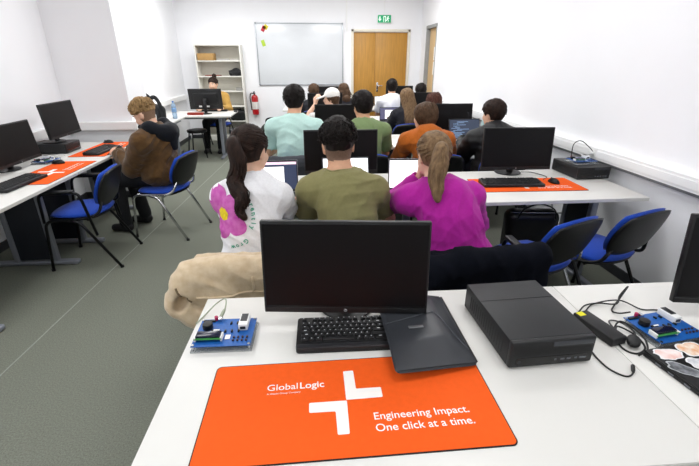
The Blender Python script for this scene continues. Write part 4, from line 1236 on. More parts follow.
        g2.cone(mid, chest, .128 * k + t, .138 * k + t, .07, squash=((0, 1, 0), .80))
        g2.cone(Sh[0] + V3(.015, 0, 0), Sh[1] - V3(.015, 0, 0), .060 * k + t * .8, .060 * k + t * .8, .06)
        for i in (0, 1): g2.cone(N - d * .025, arms[i][0] + V3(0, -.01, .006), .050 + t * .5, .038 + t * .6, .06)
        if female:
            for s in (-1, 1): g2.ell(chest + V3(s * .07, .10, -.02), (.06, .05, .06), .05)
        g2.noise(wrinkle * .8, 17, 11, (1, 1, 1.7), 3); g2.folds(wrinkle * 2.6, 34, seed_c, (1.2, .6, .7), 5)
        kk = .028
        h_ = np.clip(.5 + .5 * (g2.D - g.D) / kk, 0, 1); g.D = g2.D * (1 - h_) + g.D * h_ - kk * h_ * (1 - h_)
        if quilt:
            Pz = g.ax[2][None, None, :]
            g.D -= .007 * np.abs(np.sin(Pz * PI / quilt + .6 * np.sin(g.ax[0][:, None, None] * 9)))
        g.half((0, 0, P[2] - .09 - hem), (0, 0, 1), .004)
        nb = N + V3(0, -.006, 0)
        dn = nrm(hp(0, -.018, -.045) - N)
        if collar is None: g.cone(nb - dn * .002, nb + dn * .2, nk + .010, nk + .055, .006, 'cut')
        else:
            g.cone(nb - dn * .01, nb + dn * collar, nk + .024, nk + .022, .02)
            g.cone(nb + dn * (collar + .012), nb + dn * .25, nk + .010, nk + .05, .005, 'cut')
        VF = g.mesh(1)
        so = mesh_obj(sleeve == 'short' and 't_shirt' or 'sweater' if not quilt and collar is None else 'jacket', VF, shirt, root)
        root_shirt = (so, VF)
        if collar is None:
            a1, a2 = np.cross(dn, V3(1, 0, 0)), V3(1, 0, 0); a1 = nrm(a1); a2 = np.cross(dn, a1)
            # ribbed neckline
            ring = []
            bv = BVHTree.FromPolygons([tuple(v) for v in VF[0]], [tuple(q) for q in VF[1]])
            for i in range(28):
                an = 2 * PI * i / 28; o_ = nb + dn * .020 + (a1 * math.cos(an) + a2 * math.sin(an)) * (nk + .012)
                c = bv.find_nearest(tuple(o_))[0]; ring.append(Vector(c) if c else Vector(o_))
            rb = B(); rp = spline(ring, 2, True); rp.append(rp[0]); tube(rb, rp, .0055, 6)
            obj('neckband', rb, shirt, so, 180)
    else: root_shirt = None
    # --- trousers and shoes
    if legs:
        g = Field((min(-.30, lo[0]), -.22, .06), (max(.30, hi[0]), .62, .74), res * 1.2)
        t = .013
        g.ell(P + V3(0, -.01, .01), (.162 * k + t, .122 + t, .115 + t), .04)
        for i in (0, 1):
            hp_ = P + V3((-1, 1)[i] * .085, .02, -.02)
            g.cone(hp_, knees[i], .086 * k + t, .060 * k + t, .03); g.cone(knees[i], ank[i] + V3(0, 0, .0), .060 * k + t, .046 + t, .03)
        g.noise(.004, 24, 9, (1, 1, 1), 2)
        g.half((0, 0, P[2] + .055), (0, 0, -1), .004)
        mesh_obj('trousers', g.mesh(1), pants or M_JEANS, root)
        for i in (0, 1):
            g = Field(ank[i] + V3(-.07, -.10, -.10), ank[i] + V3(.07, .23, .04), .008)
            g.cone(ank[i] + V3(0, -.025, -.045), ank[i] + V3(0, .13, -.058), .044, .038, .02); g.cone(ank[i], ank[i] + V3(0, 0, -.04), .046, .05, .02)
            g.half((0, 0, .006), (0, 0, 1), .003); g.half(ank[i] + V3(0, 0, -.005), (0, 0, -1), .003)
            mesh_obj('shoe', g.mesh(1), M_SHOE, root)
    ctx = dict(root=root, Hc=Hc, R=R, N=N, d=d, P=P, Sh=Sh, arms=arms, chest=chest, shirt=root_shirt, res=res, hp=hp, body=body)
    if hair: hair(ctx)
    return ctx
# --- hair
def keep_out(ctx, gap):
    # pushes a head-space point behind the garment it would otherwise sink into
    if not ctx['shirt']: return lambda p: p
    V, F = ctx['shirt'][1]; bv = BVHTree.FromPolygons([tuple(v) for v in V], [tuple(q) for q in F])
    R, Hc = ctx['R'], ctx['Hc']
    def go(p, g=gap):
        w = Hc + R @ np.array(p)
        h = bv.ray_cast(Vector((w[0], -1.2, w[2])), Vector((0, 1, 0)))
        if h[0] is not None and w[1] > h[0].y - g and w[1] < .25: w = V3(w[0], h[0].y - g, w[2])
        return R.T @ (w - Hc)
    return go
def surf(p, off=0.0):
    q = (p - SC0) / SR; q = q / max(np.linalg.norm(q), 1e-6)
    n = nrm(q / SR)
    return SC0 + q * SR + n * off
def cap_field(ctx, thick, face=(.125, -.035), nape=-.06, extra=None, nz=(.004, 60), res=None, hairline=.052):
    f = Field((-.20, -.24, -.34), (.20, .16, .19), res or min(.0065, ctx['res'] * .75))
    f.ell(SC0 + V3(0, -.004, .004), SR + thick, .0)
    if extra: extra(f)
    f.noise(nz[0], nz[1], 4, (1, 1, .6), 3)
    f.box((0, .10, -.06), (.069, .085, .105), .04, .008, 'cut')       # face opening
    f.ell((0, .115, .022), (.066, .05, .045), .008, 'cut')
    return f
def put_hair(ctx, f, m, strands=None, smooth=1, nape=None):
    V, F = f.mesh(smooth)
    M = ctx['R'].T
    h = mesh_obj('hair', (V @ M + ctx['Hc'], F), m, ctx['root'])
    if strands:
        b = B()
        for pts, r in strands:
            P_ = [Vector(ctx['Hc'] + ctx['R'] @ np.array(p)) for p in pts]
            n = len(P_)
            tube(b, P_, [r * (1 - .75 * (i / (n - 1)) ** 2) for i in range(n)], 5)
        obj('strands', b, m, h, 180)
    return h
def short_hair(m, thick=.016, top=.018, n=260, seed=1, ln=.035, sides=.0, nape=-.052, swirl=.9, r=.0042):
    def go(ctx):
        def ex(f): f.ell(SC0 + V3(0, .0, .030 + top * .4), SR * V3(.92, .95, .75) + top, .02)
        f = cap_field(ctx, thick, extra=ex, nz=(.0035, 70))
        f.half((0, -.02, nape), (0, -.28, 1), .01)
        for s in (-1, 1): f.ell((s * .085, .012, -.028), (.03, .034, .05), .006, 'cut')
        rs = random.Random(seed); st = []
        for i in range(n):
            a = rs.random() * 2 * PI; e = rs.uniform(-.15, 1)
            q = V3(math.cos(a) * math.sqrt(max(0, 1 - e * e)), math.sin(a) * math.sqrt(max(0, 1 - e * e)), e)
            if q[1] > .55 and e < .45: continue
            if e < .25 and q[1] > .15: continue
            p0 = surf(SC0 + q * SR, thick + (top * .7 * max(0, e)))
            cw = nrm(V3(-q[1], q[0], 0) * swirl + V3(q[0], q[1] + .5, -.3) + V3(rs.gauss(0, .35), rs.gauss(0, .35), rs.gauss(0, .2)))
            nn = nrm(q / SR); tdir = nrm(cw - nn * (cw @ nn))
            l = ln * rs.uniform(.7, 1.3)
            pts = [p0 - nn * .006, p0 + tdir * l * .35 + nn * .004, p0 + tdir * l * .7 + nn * .003, p0 + tdir * l + nn * (-.003 + rs.random() * .006)]
            st.append((pts, r))
        put_hair(ctx, f, m, st)
    return go
def curly_hair(m, n=330, seed=2, top=.030, side=.004, low=.018, cr=.0095, tr=.0036):
    def go(ctx):
        def ex(f): f.ell(SC0 + V3(0, .004, .040), SR * V3(.95, 1.0, .70) + V3(top * .55, top * .6, top), .015)
        f = cap_field(ctx, side, extra=ex, nz=(.006, 75))
        f.half((0, 0, low), (0, -.25, 1), .012)
        for s in (-1, 1): f.ell((s * .085, .012, -.028), (.03, .034, .05), .006, 'cut')
        rs = random.Random(seed); st = []
        for i in range(n):
            a = rs.random() * 2 * PI; e = rs.uniform(low * 3.5, 1)
            q = V3(math.cos(a) * math.sqrt(max(0, 1 - e * e)), math.sin(a) * math.sqrt(max(0, 1 - e * e)), e)
            if q[1] > .5 and e < .5: continue
            nn = nrm(q / SR); p0 = surf(SC0 + q * SR, side + top * .75 * min(1, .35 + e))
            ax = nrm(nn * .5 + V3(rs.gauss(0, 1), rs.gauss(0, 1), rs.gauss(0, .7))); u = nrm(np.cross(ax, V3(.3, .5, .8))); w = np.cross(ax, u)
            ph = rs.random() * 6.28; R_ = cr * rs.uniform(.8, 1.35); pts = []
            for k in range(10):
                an = ph + k * .85
                pts.append(p0 + ax * (k - 4) * .0028 + (u * math.cos(an) + w * math.sin(an)) * R_)
            st.append((pts, tr))
        put_hair(ctx, f, m, st)
    return go
def tail_hair(m, tie, path, r0=.030, n=150, wave=.010, seed=3, thick=.009, spread=1.0, ls=.0042, loose=10, tuft=True):
    # tie and path in head coordinates
    def go(ctx):
        tiev = V3(*tie)
        f = cap_field(ctx, thick, nz=(.0018, 60))
        f.half((0, -.03, -.05), (0, -.35, 1), .012)
        for s in (-1, 1): f.ell((s * .085, .008, -.016), (.026, .026, .046), .006, 'cut')
        P_ = [np.array(p) for p in spline([tiev] + [tiev + ctx['R'].T @ V3(*p) for p in path], 6)]
        ko = keep_out(ctx, .006)
        P_ = [ko(p, r0 * .75) for p in P_]
        for i in range(len(P_) - 1):
            t0, t1 = i / len(P_), (i + 1) / len(P_)
            w = lambda t: r0 * (.62 + .75 * math.sin(PI * min(1, t * 1.15 + .08)) * .8) * (1 - .45 * max(0, t - .7) / .3)
            f.cone(P_[i], P_[i + 1], w(t0) * .8, w(t1) * .8, .02)
        rs = random.Random(seed); st = []
        for i in range(int(n * 1.6)):        # combed over the skull towards the tie
            a = rs.random() * 2 * PI; e = rs.uniform(-.35, 1)
            q = V3(math.cos(a) * math.sqrt(max(0, 1 - e * e)), math.sin(a) * math.sqrt(max(0, 1 - e * e)), e)
            if q[1] > .60 and e < .55: continue
            if e < .05 and q[1] > -.1: continue
            qt = nrm((tiev - SC0) / SR); pts = []
            for k in range(7):
                t = k / 6 * .93; qq = nrm(q * (1 - t) + qt * t); pts.append(surf(SC0 + qq * SR, thick + .0015 + .003 * math.sin(PI * t)))
            st.append((pts, ls))
        for i in range(n):
            a = rs.random() * 2 * PI; rr = math.sqrt(rs.random()); ph = rs.random() * 6.28; pts = []; endt = rs.uniform(.75, 1.0)
            N_ = len(P_)
            for k in range(12):
                t = k / 11 * endt; x = t * (N_ - 1); i0 = min(int(x), N_ - 2); c = P_[i0] + (P_[i0 + 1] - P_[i0]) * (x - i0)
                tg = nrm(P_[i0 + 1] - P_[i0]); u = nrm(np.cross(tg, V3(0, 1, 0.2))); v = np.cross(tg, u)
                wd = r0 * (.30 + 1.0 * math.sin(PI * min(1, t * .9 + .08))) * spread
                wv = wave * t * math.sin(t * 16 + ph * .5)
                pts.append(ko(c + (u * math.cos(a) + v * math.sin(a)) * rr * wd + u * wv + v * wv * .5))
            st.append((pts, ls * 1.15))
        h = put_hair(ctx, f, m, st)
        b = B(); tt = nrm(P_[2] - P_[0]); C = ctx['Hc'] + ctx['R'] @ (tiev + tt * .008); A = ctx['R'] @ tt
        u = nrm(np.cross(A, V3(0, 0, 1))); v = np.cross(A, u)
        ring = [Vector(C + (u * math.cos(2 * PI * i / 16) + v * math.sin(2 * PI * i / 16)) * r0 * .62) for i in range(17)]
        tube(b, ring, .005, 6); obj('hair_tie', b, M_BLK, h, 180)
    return go
def long_hair(m, length=.30, n=260, seed=4, width=.10, wave=.006, thick=.012, drop_y=-.15, front=True, cover=False):
    def go(ctx):
        def ex(f):
            f.cone((0, -.045, .0), (0, drop_y, -length * .8), .082, .060 + width * .2, .04, squash=((0, 1, 0), .6))
        f = cap_field(ctx, thick, extra=ex, nz=(.004, 45))
        ko = keep_out(ctx, .008); rs = random.Random(seed); st = []
        for i in range(n):
            a = rs.uniform(-1.15 * PI, .15 * PI) if not front else rs.uniform(-PI - .5, .5)
            e = rs.uniform(.1, .95)
            q = V3(math.cos(a) * math.sqrt(1 - e * e), math.sin(a) * math.sqrt(1 - e * e), e)
            pts = []
            L_ = length * rs.uniform(.75, 1.05); x1 = q[0] * width * rs.uniform(.6, 1.2); ph = rs.random() * 6
            for k in range(6):
                t = k / 5; qq = nrm(q + V3(q[0] * t * .6, (q[1] - .3) * t * .7, -t * (e + .05))); pts.append(surf(SC0 + qq * SR, thick + .003))
            l = pts[-1]
            for k in range(1, 7):
                t = k / 6; pts.append(V3(l[0] * (1 - t) + (x1 if abs(x1) > .02 else l[0]) * t, l[1] * (1 - t) + (drop_y - .03 + .02 * rs.random()) * t, l[2] - t * L_ * .8) + V3(wave * math.sin(8 * t + ph), 0, 0))
            pts = [ko(p) for p in pts]
            st.append((pts, .0055))
        if cover: f.half((0, 0, .03), (0, -.12, -1)); st = []
        put_hair(ctx, f, m, st)
    return go
def bob_hair(m, seed=5, n=240, length=.10, thick=.022):
    def go(ctx):
        def ex(f): f.ell(SC0 + V3(0, -.03, -.05), (.095, .085, .075), .03)
        f = cap_field(ctx, thick, extra=ex, nz=(.004, 45))
        f.half((0, 0, -.105), (0, 0, 1), .015)
        rs = random.Random(seed); st = []
        for i in range(n):
            a = rs.uniform(-PI - .45, .45); e = rs.uniform(.0, .95)
            q = V3(math.cos(a) * math.sqrt(1 - e * e), math.sin(a) * math.sqrt(1 - e * e), e); pts = []
            for k in range(8):
                t = k / 7; z = (e * (1 - t) - .95 * t); w = V3(q[0], q[1] - .15 * t, 0); w = nrm(w) * math.sqrt(max(.35, 1 - z * z * .7))
                p = SC0 + V3(w[0], w[1], z) * (SR + thick + .004); p[2] = min(p[2], SC0[2] + z * (SR[2] + thick)); pts.append(p + V3(rs.gauss(0, .002), rs.gauss(0, .002), 0))
            st.append((pts, .006))
        put_hair(ctx, f, m, st)
    return go
# ---------------------------------------------------------------- the people of the room
def cloth(n, c, var=.05, bump=.12, bs=400, rough=.9): return mat(n, c, rough, var=var, vscale=90, bump=bump, bscale=bs, spec=.15, sheen=.1)
T_WHITE = cloth('white_cotton', '#ecebee'); T_OLIVE = cloth('olive_cotton', '#868158'); T_MAG = cloth('magenta_knit', '#ad2495', bump=.2)
T_MINT = cloth('mint_cotton', '#bcdcd5'); T_GREEN = cloth('green_cotton', '#788b60'); T_ORG = cloth('orange_knit', '#b25f22', .12, .25)
T_BLKJ = mat('black_nylon', '#0f1013', .6, var=.1, vscale=40, bump=.15, bscale=90); T_DARK = cloth('dark_grey_cotton', '#27272c')
T_BROWN = mat('brown_suede', '#4a341e', .95, color2='#5e4427', vscale=22, bump=.1, bscale=250, sheen=.25, spec=.1)
T_MUST = cloth('mustard_knit', '#b08a48', .12, .25); T_NAVY = cloth('navy_cotton', '#1d2130'); T_REDO = cloth('red_orange_cotton', '#c2502f')
T_CREAM = mat('cream_fleece', '#d9c6aa', .95, var=.1, vscale=70, bump=.5, bscale=180, sheen=.3)

# second row
flower = person('woman in a white T-shirt with a pink flower print and a long dark ponytail', (-.322, 1.955, 0), -.06, top=1.31, lean=.20, hunch=.035, sway=.0, head=(-.42, .22, 0), hfwd=.45,
    hands=((-.10, .50, .79), (.13, .52, .795)), hint=((-.3, -.5, -1), (.25, -.5, -1)), female=True, sw=.135, skn='fair', shirt=T_WHITE, sleeve='short', loose=.021, wrinkle=.006, res=.0075, hem=.03,
    hair=tail_hair(H_DARK, (-.010, -.128, .050), [(.01, -.045, -.02), (.03, -.055, -.10), (.005, -.06, -.18), (.050, -.065, -.24), (.030, -.075, -.29), (.060, -.08, -.335)], .029, 200, .020, 3))
olive = person('man in an olive T-shirt with curly black hair and faded sides', (.215, 2.05, 0), -.02, top=1.325, lean=.13, hunch=.04, sway=-.18, head=(.02, .12, -.05), hfwd=.30,
    hands=((-.20, .46, .79), (.22, .46, .79)), hint=((-.35, -.5, -1), (.35, -.5, -1)), sw=.176, build=1.0, skn='mid', shirt=T_OLIVE, sleeve='short', loose=.014, wrinkle=.005, res=.0075, stubble='#6a5348',
    hair=curly_hair(H_BLACK, 400, top=.023, side=.005, low=.008))
purple = person('woman in a purple sweater with a light brown ponytail leaning on her hand', (.765, 1.915, 0), .05, top=1.271, lean=.42, hunch=.06, sway=-.25, head=(.08, .20, -.05), hfwd=.42,
    hands=((-.155, .300, .985), (.17, .48, .79)), hint=((-.7, .9, -1), (.5, -.4, -1)), palm=(((.12, -.02, .95), (-.8, .35, .1)), None), curl=(.6, .5), female=True, sw=.178, build=1.1, skn='fair',
    shirt=T_MAG, sleeve='long', loose=.020, wrinkle=.0055, res=.0075, hem=.02, pants=M_JEANS,
    hair=tail_hair(H_LIGHT, (-.005, -.122, .052), [(-.015, -.035, -.015), (-.03, -.065, -.07), (-.045, -.09, -.13), (-.055, -.12, -.19), (-.055, -.14, -.235)], .030, 200, .006, 6, spread=1.1))
# third row
mint = person('man in a mint green T-shirt with short dark hair', (-.165, 3.92, 0), -.12, top=1.377, lean=.14, hunch=.03, head=(-.12, .18, 0), hfwd=.35, hands=((-.22, .42, .79), (.16, .46, .79)), hint=((-.5, -.5, -1), (.4, -.5, -1)),
    sw=.205, build=1.05, skn='mid', shirt=T_MINT, loose=.018, wrinkle=.006, res=.010, hair=short_hair(H_BLACK, .017, .022, 220, 12))
green = person('man in a sage green T-shirt with thick black hair', (.51, 3.98, 0), .10, top=1.318, lean=.16, hunch=.03, head=(.22, .16, 0), hfwd=.35, hands=((-.18, .44, .79), (.2, .44, .79)),
    sw=.205, build=1.05, skn='olive', shirt=T_GREEN, loose=.016, res=.010, hair=short_hair(H_BLACK, .019, .022, 220, 13))
orange = person('woman in an orange sweater with a brown bob, looking to the left', (1.19, 3.90, 0), .05, top=1.229, lean=.28, hunch=.05, sway=-.22, head=(.75, .10, 0), hfwd=.40, hands=((-.18, .44, .79), (.2, .45, .79)), hint=((-.6, -.4, -1), (.6, -.4, -1)),
    female=True, sw=.205, build=1.2, skn='fair', shirt=T_ORG, sleeve='long', loose=.024, wrinkle=.007, res=.010, collar=.02, hair=bob_hair(H_BROWN))
jacket = person('man in a black padded jacket with short dark hair, in front of the code laptop', (1.80, 3.90, 0), .10, top=1.237, lean=.22, hunch=.05, head=(.45, .10, 0), hfwd=.35, hands=((-.12, .48, .79), (.2, .45, .79)), hint=((-.5, -.4, -1), (.5, -.4, -1)),
    sw=.20, build=1.05, skn='fair', shirt=T_BLKJ, sleeve='long', loose=.034, wrinkle=.006, res=.010, quilt=.075, collar=.03, hair=short_hair(H_DARK, .014, .022, 240, 14))
# fourth row
cap = person('person in a white baseball cap turned to the left, one hand raised', (.30, 5.85, 0), .15, top=1.245, lean=.15, head=(1.25, .08, 0), hfwd=.3, hands=((-.19, .30, 1.03), (.16, .46, .79)), hint=((-1, .3, -1), (.4, -.5, -1)),
    palm=(((.25, -.1, .9), (-.5, -.5, .2)), None), female=True, sw=.17, skn='fair', shirt=cloth('pale_grey_cotton', '#d8d6d4'), res=.013, hair=long_hair(H_BROWN, .10, 60, 21, .05, drop_y=-.06, cover=True))
longh = person('woman with long straight light brown hair down her back', (1.36, 5.86, 0), .05, top=1.242, lean=.2, head=(.25, .15, 0), hfwd=.38, female=True, sw=.17, skn='fair', shirt=T_DARK, sleeve='long', loose=.02, res=.013, hair=long_hair(H_LIGHT, .52, 260, 22, .12))
brown = person('person with reddish brown hair bent low near the right wall', (1.755, 5.82, 0), .0, top=1.169, lean=.35, head=(.35, .25, 0), hfwd=.55, female=True, sw=.17, skn='fair', shirt=T_NAVY, sleeve='long', res=.014, hair=bob_hair(H_AUB, 8, 140))
# fifth row
white = person('man in a white T-shirt in front of the wooden door, with thick black hair', (1.47, 7.60, 0), .05, top=1.274, lean=.16, head=(-.15, .12, 0), hfwd=.35, sw=.21, build=1.05, skn='mid', shirt=T_WHITE, loose=.02, res=.014, hair=short_hair(H_BLACK, .018, .026, 160, 15))
rear1 = person('person in black with brown shoulder-length hair right of the white cap', (.59, 7.55, 0), .0, top=1.230, lean=.2, head=(.2, .1, 0), hfwd=.35, female=True, sw=.18, skn='fair', shirt=T_DARK, sleeve='long', loose=.022, res=.014, hair=long_hair(H_BROWN, .16, 140, 23, .10))
rear2 = person('person with dark brown hair behind the monitor below the whiteboard', (.06, 7.60, 0), .0, top=1.204, lean=.2, head=(0, .1, 0), hfwd=.35, sw=.19, skn='mid', shirt=T_DARK, sleeve='long', res=.015, hair=short_hair(H_BROWN, .018, .02, 120, 16))
rear3 = person('person with black hair in black clothes near the side door', (2.0, 7.60, 0), .0, top=1.201, lean=.2, head=(0, .1, 0), hfwd=.35, sw=.18, skn='mid', shirt=T_DARK, sleeve='long', res=.015, hair=short_hair(H_BLACK, .02, .022, 120, 17))
# left side
boy = person('man in a brown jacket with black hood looking down at his phone', (-1.47, 4.05, 0), PI / 2 - .24, top=1.27, lean=.02, hunch=.02, head=(.05, .50, 0), hfwd=.42, hands=((-.06, .37, .78), (.07, .37, .78)), hint=((-.5, -.6, -1), (.5, -.6, -1)),
    palm=(((.25, .9, .15), (-.75, .2, .6)), ((-.25, .9, .15), (.75, .2, .6))), curl=(.55, .55), sw=.20, build=1.05, skn='fair', shirt=T_BROWN, sleeve='long', loose=.036, wrinkle=.007, res=.008, collar=.0, pants=M_TROUS, hem=.06, stubble='#7a5c43',
    hair=curly_hair(H_BLOND, 300, 31, .028, .006, .022, .011, .0038))
teacher = person('woman in a mustard cardigan with dark hair tied up, seated behind the far left desk', (-1.80, 8.42, 0), PI - .05, top=1.315, lean=.12, head=(-.15, .10, 0), hfwd=.25, hands=((-.20, .42, .79), (.20, .44, .79)), hint=((-.6, -.3, -1), (.6, -.3, -1)),
    female=True, sw=.185, build=1.05, skn='fair', shirt=T_MUST, sleeve='long', loose=.028, wrinkle=.006, res=.011, pants=M_TROUS, feet_fwd=.16,
    hair=tail_hair(H_DARK, (0, -.095, .105), [(0, -.01, .03), (.0, .012, .045), (0, .025, .03)], .028, 60, .01, 24))

# --- print on the white T-shirt: pink flower with yellow centre, green lettering around it
def decal(name, ctx, polys, m, off=.0022):
    so, (V, F) = ctx['shirt']
    bv = BVHTree.FromPolygons([tuple(v) for v in V], [tuple(q) for q in F])
    b = B(); cache = {}
    def vert(x, z):
        key = (round(x, 4), round(z, 4))
        if key not in cache:
            hit = bv.ray_cast(Vector((x, -1.0, z)), Vector((0, 1, 0)))
            cache[key] = b.verts.new((hit[0] + hit[1] * off) if hit[0] is not None else (x, .3, z)) if hit[0] is not None else None
        return cache[key]
    for poly in polys:
        vs = [vert(x, z) for x, z in poly]
        if any(v is None for v in vs): continue
        vs = [v for i, v in enumerate(vs) if v is not vs[i - 1]]
        if len(vs) >= 3 and len(set(vs)) == len(vs):
            try: b.faces.new(vs)
            except ValueError: pass
    return obj(name, b, m, so, 180)
def blob_polys(cx, cz, fn, n=28, rings=6):
    out = []
    P_ = [[(cx + fn(2 * PI * i / n)[0] * r / rings, cz + fn(2 * PI * i / n)[1] * r / rings) for i in range(n)] for r in range(rings + 1)]
    for r in range(rings):
        for i in range(n):
            j = (i + 1) % n
            if r == 0: out.append([P_[0][0], P_[1][i], P_[1][j]])
            else: out.append([P_[r][i], P_[r + 1][i], P_[r + 1][j], P_[r][j]])
    return out
FX, FZ = -.112, .915
M_PINK = mat('pink_print', '#b9419f', .85, color2='#cf74ba', vscale=26); M_YEL = mat('yellow_print', '#dcc21c', .85, var=.15, vscale=80); M_GRN = mat('green_print', '#2f9d7d', .85)
for a in range(5):
    an = math.radians(90 + 72 * a + 22)
    ca, sa = math.cos(an), math.sin(an)
    def fn(t, ca=ca, sa=sa):
        u = .060 * math.cos(t) * (1 + .08 * math.cos(2 * t)); v = .050 * math.sin(t) * (1 + .10 * math.cos(t)) * (1 + .05 * math.sin(5 * t))
        return (u * ca - v * sa, u * sa + v * ca)
    decal('flower_petal', flower, blob_polys(FX + ca * .066, FZ + sa * .066, fn), M_PINK)
decal('flower_centre', flower, blob_polys(FX, FZ, lambda t: (.028 * math.cos(t) * (1 + .07 * math.sin(7 * t)), .028 * math.sin(t) * (1 + .07 * math.sin(7 * t)))), M_YEL, .0035)
def arc_text(s, r, a0, step, size):
    for i, ch in enumerate(s):
        if ch == ' ': continue
        an = math.radians(a0 - step * i)
        cu = bpy.data.curves.new('lettering', 'FONT'); cu.body = ch; cu.size = size; cu.align_x = 'CENTER'; cu.resolution_u = 2; cu.offset = .0006
        t = bpy.data.objects.new('lettering', cu); me = bpy.data.meshes.new_from_object(t); bpy.data.objects.remove(t)
        ra = an - PI / 2
        polys = []
        for p in me.polygons:
            q = []
            for vi in p.vertices:
                x, y = me.vertices[vi].co.x, me.vertices[vi].co.y
                q.append((FX + r * math.cos(an) + x * math.cos(ra) - y * math.sin(ra), FZ + r * math.sin(an) + x * math.sin(ra) + y * math.cos(ra)))
            polys.append(q)
        bpy.data.meshes.remove(me); bpy.data.curves.remove(cu)
        decal('print_letter', flower, polys, M_GRN, .003)
arc_text('Differently', .142, 62, 8.2, .030)
arc_text('me &', .142, 132, 9, .030)
arc_text('Grow', .150, -48, 9, .032)

# --- phone in the brown jacket man's hands (a thing of its own)
ph_c = boy['root'].matrix_basis @ Vector((.005, .450, .795))
ph = thing('phone', 'dark phone held in both hands by the man in the brown jacket', 'phone', ph_c, 0, None, (-.55, 0, PI / 2 - .24))
b = B(); prism(b, rrect(.082, .165, .012), -.004, .004, .0015); obj('body', b, M_BLKG, ph)
b = B(); prism(b, rrect(.076, .155, .009), .0035, .0046); obj('screen', b, M_SCREEN, ph)
# --- black hood lying on the brown jacket, cream collar
f = Field((-.3, -.35, .8), (.3, .3, 1.3), .009)
N, d = boy['N'], boy['d']
for s in (-1, 1):
    f.cone(N + V3(s * .085, .060, .020), N + V3(s * .115, -.045, .02), .032, .050, .03)
    f.cone(N + V3(s * .115, -.045, .02), N + V3(s * .055, -.150, -.03), .052, .062, .05)
f.cone(N + V3(-.05, -.150, -.03), N + V3(.05, -.150, -.03), .066, .066, .05); f.cone(N + V3(0, -.16, -.04), N + V3(0, -.185, -.17), .075, .035, .05)
f.noise(.006, 24, 7)
f.cone(N + V3(0, -.01, -.03), N + V3(0, .03, .2), .060, .085, .012, 'cut')
mesh_obj('hood', f.mesh(2), cloth('black_hood_jersey', '#17191f', .1), boy['root'])
f = Field((-.3, -.3, .85), (.3, .35, 1.3), .009)
for s in (-1, 1):
    f.cone(N + V3(s * .105, -.03, -.055), N + V3(s * .095, .10, -.085), .030, .034, .03); f.cone(N + V3(s * .095, .10, -.085), N + V3(s * .055, .15, -.19), .034, .026, .03)
f.noise(.004, 50, 9)
mesh_obj('fleece_collar', f.mesh(1), T_CREAM, boy['root'])
# --- white baseball cap (worn: part of the person)
f = Field((-.14, -.16, -.05), (.14, .24, .2), .008)
f.ell(SC0 + V3(0, -.004, .012), SR + .014, .0); f.half((0, 0, .022), (0, -.12, 1), .004)
f.ell((0, .135, .032), (.080, .085, .013), .010, R=rot(0, .25, 0))
f.ell((0, -.115, .045), (.026, .03, .018), .004, 'cut')
V_, F_ = f.mesh(1)
cp = mesh_obj('baseball_cap', (V_ @ cap['R'].T + cap['Hc'], F_), cloth('white_cap_cotton', '#e9e6e1'), cap['root'])
b = B(); sph(b, cap['hp'](0, -.012, .142), .007, 8); obj('cap_button', b, T_WHITE, cp)
# --- hood on the black jacket
f = Field((-.3, -.35, .8), (.3, .3, 1.25), .011)
N = jacket['N']
f.cone(N + V3(-.10, -.02, -.02), N + V3(-.05, -.12, -.06), .035, .05, .04); f.cone(N + V3(.10, -.02, -.02), N + V3(.05, -.12, -.06), .035, .05, .04); f.cone(N + V3(-.05, -.12, -.06), N + V3(.05, -.12, -.06), .055, .055, .04); f.cone(N + V3(0, -.12, -.06), N + V3(0, -.13, -.15), .055, .03, .04)
f.noise(.006, 24, 7); f.cone(N + V3(0, 0, -.03), N + V3(0, .02, .2), .065, .08, .012, 'cut')
mesh_obj('hood', f.mesh(1), T_BLKJ, jacket['root'])
# --- orange and red top under the mustard cardigan
f = Field((-.25, -.1, .6), (.25, .35, 1.2), .011)
c = teacher['chest']
f.cone(c + V3(0, .085, -.16), c + V3(0, .075, .08), .075, .055, .03); 
mesh_obj('top', f.mesh(1), T_REDO, teacher['root'])
# ---------------------------------------------------------------- coats over chair backs, bags, bottles
f = Field((-.50, -.30, -.36), (.50, .28, .14), .009)
# beige coat: shoulders spread over the chair back, a sleeve bunched at the left
f.cone((-.215, -.055, -.008), (.32, -.055, -.004), .054, .056, .05); f.box((.02, -.005, -.06), (.27, .07, .06), .05, .04)
f.box((.03, -.04, -.15), (.32, .045, .13), .04, .05)
f.box((.03, .09, -.12), (.28, .03, .12), .03, .04)
f.cone((-.215, -.05, -.03), (-.285, -.05, -.155), .054, .058, .05); f.cone((-.285, -.05, -.155), (-.215, -.05, -.215), .058, .048, .04); f.cone((-.215, -.06, -.21), (-.08, -.07, -.21), .048, .045, .05)
f.cone((-.26, -.07, -.06), (-.10, -.085, -.12), .04, .03, .05)
f.cone((.10, -.06, -.05), (.30, -.085, -.12), .04, .03, .05)
f.noise(.007, 15, 3, (1, 1, 1.3), 2); f.folds(.016, 26, 5, (1, .5, .5), 5)
f.ell((-.268, -.105, -.125), (.024, .045, .050), .015, 'cut', R=rot(0, 0, .5))
M_BEIGE = mat('beige_wool', '#d6c2a5', .95, color2='#c6ae8e', vscale=30, bump=.25, bscale=260, sheen=.3, spec=.1)
VF = f.mesh(2)
coat = mesh_obj('coat', VF, M_BEIGE); coat.location = (-.315, 1.665, .775); coat.rotation_euler = (0, 0, .05)
tag(coat, 'beige coat draped over the chair of the woman in the flower T-shirt', 'coat')
bv = BVHTree.FromPolygons([tuple(v) for v in VF[0]], [tuple(q) for q in VF[1]])
def seam(par, bvh, pts, r, m, name='seam', off=.001):
    out = []
    for p in spline(pts, 5):
        h = bvh.ray_cast(Vector((p[0], -1, p[2])), Vector((0, 1, 0)))
        if h[0] is not None: out.append(h[0] + h[1] * off)
    if len(out) > 2: obj(name, tube(B(), out, r, 6), m, par, 180)
